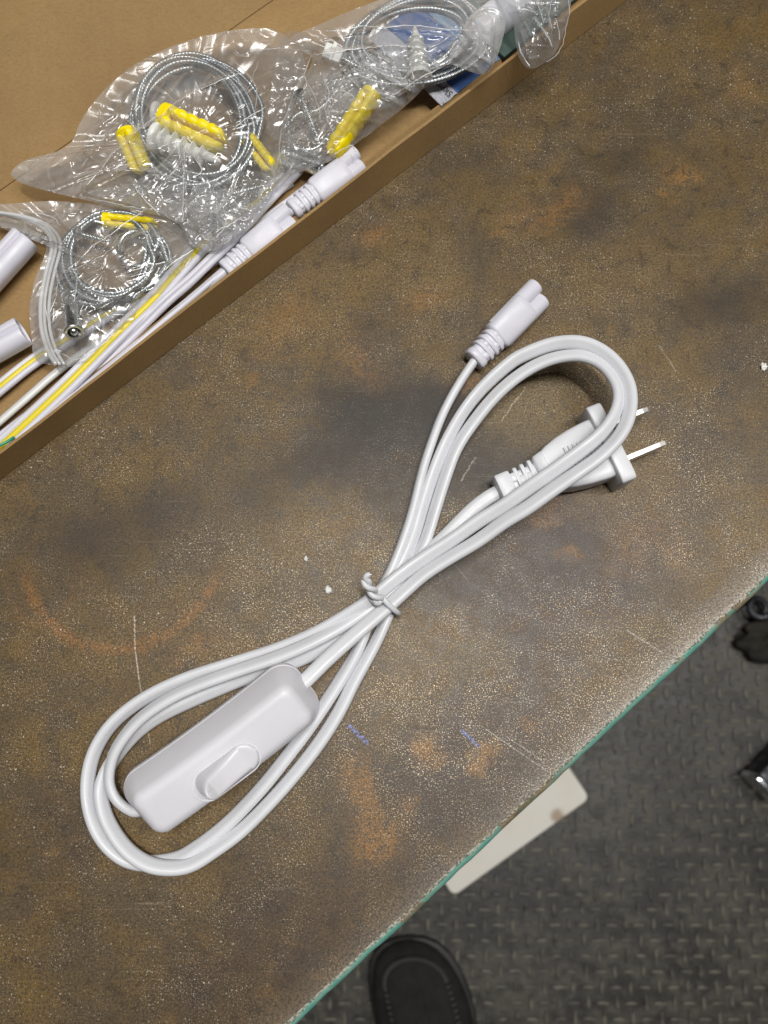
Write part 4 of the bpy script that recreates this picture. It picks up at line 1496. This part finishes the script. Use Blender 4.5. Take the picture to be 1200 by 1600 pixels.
# ================================================================== CLEAR BAGS
def bag(label, outline, centre, z_edge, z_top, z_bot, seed, mat, creases=(), nr=105, na=400, fan=(), amp=1.0, ncr=44, name="plastic_bag", group="clear plastic fittings bags"):
    rnd = random.Random(seed)
    ctrl = [(u, v, 0.0) for u, v in outline]
    ol, _ = resample(ctrl, 1.0, 1, closed=True)
    d = np.r_[0, np.cumsum(np.linalg.norm(np.diff(ol[:, :2], axis=0), axis=1))]
    s = np.linspace(0, d[-1], na + 1)[:-1]
    bu, bv = np.interp(s, d, ol[:, 0]), np.interp(s, d, ol[:, 1])
    cu_, cv_ = centre
    # random creases plus the given ones (polylines in survey pixels: points, height, width)
    cr = [((p, q), h, wd) for (p, q, h, wd) in creases]
    span = max(bu.max() - bu.min(), bv.max() - bv.min())
    for _ in range(ncr):
        i = rnd.randrange(na)
        t = rnd.uniform(0.1, 0.95)
        p = (cu_ + (bu[i] - cu_) * t, cv_ + (bv[i] - cv_) * t)
        a = rnd.uniform(0, 6.28)
        l = rnd.uniform(0.08, 0.5) * span
        cr.append(((p, (p[0] + l * math.cos(a), p[1] + l * math.sin(a))), rnd.uniform(0.4, 1.5) * amp, rnd.uniform(2.2, 5)))
    for (fu, fv, a0, a1, l0, l1, n_) in fan:
        for _ in range(n_):
            a, l = R(rnd.uniform(a0, a1)), rnd.uniform(l0, l1)
            cr.append((((fu, fv), (fu + l * math.cos(a), fv + l * math.sin(a))), rnd.uniform(0.5, 1.6) * amp, rnd.uniform(2.5, 5)))
    top = np.zeros((nr + 1, na, 3))
    o0 = P(cu_, cv_, z_bot)
    rr = (np.linspace(0.0, 1, nr + 1) ** 0.85)[:, None]
    U = cu_ + (bu[None, :] - cu_) * rr
    V = cv_ + (bv[None, :] - cv_) * rr

    def crease_field(U, V, flip):
        h = np.zeros_like(U)
        U = U + 6 * WX
        V = V + 6 * WY
        for (pq, hh, wd) in cr:
            (pu, pv), (qu, qv) = pq
            du, dv = qu - pu, qv - pv
            L2 = du * du + dv * dv + 1e-6
            t = np.clip(((U - pu) * du + (V - pv) * dv) / L2, 0, 1)
            dist = np.hypot(U - pu - t * du, V - pv - t * dv)
            tap = 1 - 0.75 * t
            h += hh * tap * np.exp(-(dist / wd) ** 2) * (1 if not flip else -0.6)
        return h

    low, WX, WY = np.zeros_like(U), np.zeros_like(U), np.zeros_like(U)
    for a in range(U.shape[0]):
        for b in range(U.shape[1]):
            low[a, b] = mnoise.noise(Vector((U[a, b] / 46 + seed, V[a, b] / 46, 0))) + 0.25 * mnoise.noise(Vector((U[a, b] / 19, V[a, b] / 19 + seed, 1)))
            WX[a, b] = mnoise.noise(Vector((U[a, b] / 70, V[a, b] / 70, 7 + seed)))
            WY[a, b] = mnoise.noise(Vector((U[a, b] / 70, V[a, b] / 70, 17 + seed)))
    dome = (1 - rr ** 2.6)
    damp = np.minimum(1, (1 - rr) * 8 + 0.25)
    ZT = z_edge + (z_top - z_edge) * dome + (low * 2.2 * amp) * damp + crease_field(U, V, False) * damp
    ZB = z_edge + (z_bot - z_edge) * dome + (low * -0.8) * np.minimum(1, (1 - rr) * 8)
    edge_w = np.array([1.6 * mnoise.noise(Vector((bu[b] / 25, bv[b] / 25, seed))) for b in range(na)])
    ZT += edge_w[None, :] * rr
    ZB += edge_w[None, :] * rr
    ZB = np.minimum(ZB, ZT - 0.25 * (1 - rr) - 0.0)
    root = empty(name, o0, label, "plastic bag", group)

    def layer(nm, Z):
        bm = bmesh.new()
        c = bm.verts.new(P(cu_, cv_, float(Z[0].mean())) - o0)
        prev = None
        for a in range(1, nr + 1):
            row = [bm.verts.new(P(U[a, b], V[a, b], float(Z[a, b])) - o0) for b in range(na)]
            for b in range(na):
                j = (b + 1) % na
                if prev is None: bm.faces.new((c, row[b], row[j]))
                else: bm.faces.new((prev[b], row[b], row[j], prev[j]))
            prev = row
        obj(nm, bm, mat, root)

    layer("front_film", ZT)
    layer("back_film", ZB)
    return root, o0


M_FOLD_GLINT = film("film_fold_glint", 0.45, (0.97, 0.97, 0.97), bs=0.05)


def fold_glints(root, o0, lines, r=0.17):  # highlights along the film's folds, laid on as pale threads
    for k_, (z0, *pts) in enumerate(lines):
        bm = bmesh.new()
        rows = [tuple(P(u, v, z0 + 0.9 * mnoise.noise(Vector((u / 20, v / 20, k_)))) - o0) for u, v in pts]
        pp, s_ = resample(rows, 0.0009, 1)
        n_ = len(pp)
        for i in range(n_):
            pp[i][0] += 0.0011 * mnoise.noise(Vector((i * 0.09, k_ * 5.1, 1))) + 0.0004 * mnoise.noise(Vector((i * 0.4, k_, 2)))
            pp[i][1] += 0.0011 * mnoise.noise(Vector((i * 0.09, k_ * 5.1, 9))) + 0.0004 * mnoise.noise(Vector((i * 0.4, k_, 7)))
        sweep(bm, pp, sup(r * 0.001, r * 0.001, 2, 6), scale=[(0.35 + 0.9 * abs(mnoise.noise(Vector((i * 0.11, k_ * 3.3, 0))))) * min(1, 0.2 + 6 * i / n_, 0.2 + 6 * (n_ - i) / n_) * 1.7 for i in range(n_)])
        obj("fold_glint", bm, M_FOLD_GLINT, root)


def fold_sheet(root, o0, outline, z0, seed, amp=1.4, mat=None, slope=(0, 0)):
    """a folded-over leaf of the same film"""
    ol, _ = resample([(u, v, 0.0) for u, v in outline], 1.0, 0, closed=True)
    ol = ol[:-1]
    st = max(1, len(ol) // 150)
    ol = ol[::st]
    c = ol[:, :2].mean(0)
    bm = bmesh.new()

    def z_at(u, v):
        a = mnoise.noise(Vector((u / 17, v / 17, seed)))
        b = mnoise.noise(Vector((u / 8, v / 8, seed + 3)))
        return z0 + amp * (1.3 * (0.5 - abs(a)) + 0.45 * (0.5 - abs(b)) + 0.8 * mnoise.noise(Vector((u / 40, v / 40, seed)))) + slope[0] * (u - c[0]) + slope[1] * (v - c[1])
    cv = bm.verts.new(P(c[0], c[1], z_at(*c)) - o0)
    prev, R_ = None, 40
    for a in range(1, R_ + 1):
        t = a / R_
        row = []
        for q_ in ol:
            u, v = c[0] + (q_[0] - c[0]) * t, c[1] + (q_[1] - c[1]) * t
            row.append(bm.verts.new(P(u, v, z_at(u, v)) - o0))
        for b in range(len(row)):
            j = (b + 1) % len(row)
            if prev is None: bm.faces.new((cv, row[b], row[j]))
            else: bm.faces.new((prev[b], row[b], row[j], prev[j]))
        prev = row
    return obj("folded_film", bm, mat or M_FILM2, root)


# zip bag at the left
r1, o1 = bag("clear zip-top bag with rope coil and hook, at the left of the box",
             [(-30, 322), (20, 318), (80, 314), (150, 318), (215, 322), (282, 344), (305, 372), (298, 405), (270, 446), (235, 486), (195, 522), (150, 556), (118, 572), (84, 570), (55, 562), (49, 525), (46, 480), (56, 432), (72, 392), (62, 370), (30, 350), (-30, 344)],
             (165, 420), 8, 15, 4, 3, M_FILM,
             creases=[((97, 425), (185, 355), 2.2, 3), ((100, 424), (250, 350), 1.6, 4), ((250, 425), (300, 392), 2.0, 3), ((75, 495), (92, 438), 1.4, 3), ((78, 500), (72, 470), 1.2, 3)])
bm = bmesh.new()
for off in (0, 6, 13):
    wire(bm, [tuple(P(u + off, v, 12.5 + (0.6 if off else 0)) - o1) for u, v in ((-20, 331), (25, 338), (62, 352), (82, 380), (72, 425), (64, 470), (65, 515), (76, 550), (88, 570))], 0.0006 if off else 0.0008, 0.001, 8, 1)
obj("zip_strip", bm, M_ZIP, r1)
# middle bag
r2, o2 = bag("clear bag with yellow plugs inside a rope coil, in the middle of the box",
             [(18, 268), (40, 250), (85, 238), (112, 222), (128, 186), (165, 138), (215, 98), (270, 72), (335, 52), (400, 44), (432, 48), (456, 66), (476, 92), (470, 140), (452, 190), (436, 240), (432, 285), (408, 338), (372, 372), (330, 396), (296, 380), (276, 346), (215, 330), (130, 312), (50, 292), (24, 280)],
             (300, 215), 11, 25, 5, 8, M_FILM2,
             creases=[((135, 290), (205, 212), 2.6, 3), ((205, 212), (300, 145), 2.6, 3), ((300, 145), (385, 105), 2.4, 3), ((205, 285), (240, 330), 2.6, 4), ((288, 222), (286, 345), 1.8, 2.5), ((295, 232), (316, 262), 2.0, 2.5),
                      ((290, 225), (240, 275), 1.6, 3), ((362, 92), (402, 140), 2.2, 2.5), ((402, 140), (372, 190), 1.4, 3), ((470, 90), (430, 215), 2.0, 4), ((210, 330), (280, 345), 1.8, 3)],
             fan=[(340, 335, 0, 360, 20, 70, 16)])
# right hand bag
r3, o3 = bag("clear crinkled bag with a yellow plug, at the right of the box over the leaflet",
             [(452, 60), (500, 38), (555, 14), (620, -8), (700, -22), (770, -18), (786, 20), (780, 60), (764, 92), (735, 104), (700, 106), (672, 128), (640, 160), (600, 192), (560, 222), (520, 250), (488, 262), (452, 276), (430, 288), (424, 250), (440, 200), (462, 140), (488, 96), (470, 78)],
             (590, 110), 12, 24, 5, 14, M_FILM2,
             creases=[((505, 60), (585, 43), 2.2, 3), ((585, 43), (735, 48), 2.4, 3), ((500, 84), (600, 72), 2.0, 3), ((600, 72), (665, 74), 2.0, 3), ((490, 95), (452, 190), 2.4, 3), ((505, 120), (515, 200), 2.2, 2.5), ((670, 74), (712, 52), 1.6, 3), ((700, 108), (660, 140), 1.8, 3), ((445, 220), (440, 250), 2, 3)],
             fan=[(740, 60, 120, 240, 60, 160, 14)])
# end of another bag hanging over the front wall
r4, o4 = bag("clear bag end draped over the box front wall at the top right",
             [(762, -40), (830, -50), (890, -30), (889, 20), (880, 55), (868, 82), (852, 98), (828, 108), (812, 92), (805, 62), (800, 30), (775, 0)],
             (840, 20), 18, 29, 16, 21, M_FILM,
             creases=[((835, 30), (865, 75), 2.5, 3), ((850, 0), (860, 60), 2.2, 3), ((872, -10), (868, 60), 2.2, 3), ((815, 50), (828, 104), 1.8, 3), ((780, -10), (830, 30), 2, 4)],
             nr=60, na=220, ncr=30)
# flap of film standing between the two bags at the top
r5, o5 = bag("loose clear film flap between the right hand bag and the white lamp tube",
             [(700, 95), (716, 60), (738, 20), (770, 10), (790, 30), (784, 66), (772, 100), (758, 116), (735, 112), (716, 104)],
             (752, 64), 20, 26, 17, 33, M_FILM2,
             creases=[((772, 30), (766, 104), 2.4, 3), ((752, 60), (742, 104), 1.6, 3)], nr=40, na=160, ncr=16, group="loose film ends")

fold_glints(r1, o1, [(15.5, (97, 428), (140, 392), (185, 356), (228, 328)), (14.5, (100, 427), (150, 404), (190, 378)), (14, (255, 424), (280, 403), (304, 391)), (13.5, (76, 495), (84, 468), (92, 440)),
                    (13.5, (73, 462), (71, 482), (75, 502)), (13, (95, 548), (122, 561), (155, 542), (190, 512)), (14, (118, 400), (121, 440), (116, 470)), (13.5, (30, 326), (80, 336), (98, 350))])
fold_glints(r2, o2, [(22, (135, 290), (168, 252), (205, 212)), (24, (205, 212), (250, 176), (300, 146), (345, 125), (388, 107)), (25, (360, 92), (385, 115), (403, 140), (399, 168)), (21, (384, 80), (425, 76), (485, 78)),
                    (24, (288, 224), (288, 280), (286, 345)), (25, (291, 228), (318, 262), (306, 276)), (23, (208, 284), (226, 312), (250, 337)), (19, (130, 306), (200, 320), (250, 332), (278, 347)), (24, (262, 277), (296, 243), (330, 232)),
                    (24, (418, 166), (390, 182), (364, 202)), (18, (346, 318), (352, 352), (340, 372)), (18, (332, 366), (360, 350), (380, 338)), (18, (352, 298), (372, 322), (392, 330)), (22, (405, 95), (390, 130), (380, 150))])
fold_glints(r3, o3, [(24, (505, 47), (560, 44), (640, 40), (735, 49)), (25, (490, 85), (560, 76), (620, 71), (666, 74)), (22, (487, 86), (468, 130), (440, 190)), (24, (505, 118), (513, 150), (509, 178), (520, 207), (536, 212)), (19, (442, 200), (436, 230), (440, 257)),
                    (23, (704, 52), (690, 64), (672, 76)), (18, (520, 240), (548, 226), (556, 238)), (20, (600, 155), (655, 122), (700, 100)), (23, (470, 110), (492, 150), (500, 182)), (24, (530, 140), (548, 150), (560, 162)), (24, (660, 80), (640, 96), (650, 124))])
fold_glints(r4, o4, [(27, (810, 62), (818, 88), (829, 107)), (28, (864, 48), (858, 20), (862, -8)), (28, (835, 28), (852, 52), (864, 74)), (24, (888, -8), (886, 45), (868, 82), (852, 97)), (28, (842, 8), (850, 38)), (28, (874, 60), (872, 30))], 0.2)
fold_sheet(r2, o2, [(135, 300), (205, 285), (262, 250), (288, 226), (292, 280), (288, 344), (250, 332), (200, 318)], 20, 2, 1.0, slope=(0.01, 0))
fold_sheet(r2, o2, [(278, 330), (310, 290), (352, 272), (405, 268), (428, 290), (400, 340), (372, 366), (330, 392), (300, 374)], 14, 5, 2.6)
fold_sheet(r2, o2, [(300, 330), (330, 300), (372, 296), (390, 320), (360, 352), (330, 380)], 16, 9, 2.8)
fold_sheet(r2, o2, [(440, 58), (468, 50), (488, 70), (470, 130), (438, 215), (418, 200), (424, 140)], 23, 6, 0.8)
fold_sheet(r3, o3, [(440, 215), (470, 140), (510, 110), (560, 130), (565, 180), (520, 235), (450, 262)], 12.5, 4, 2.2)
fold_sheet(r3, o3, [(560, 100), (620, 70), (680, 72), (690, 100), (640, 140), (590, 160)], 15, 12, 2.2)
print("objects", len(bpy.data.objects))
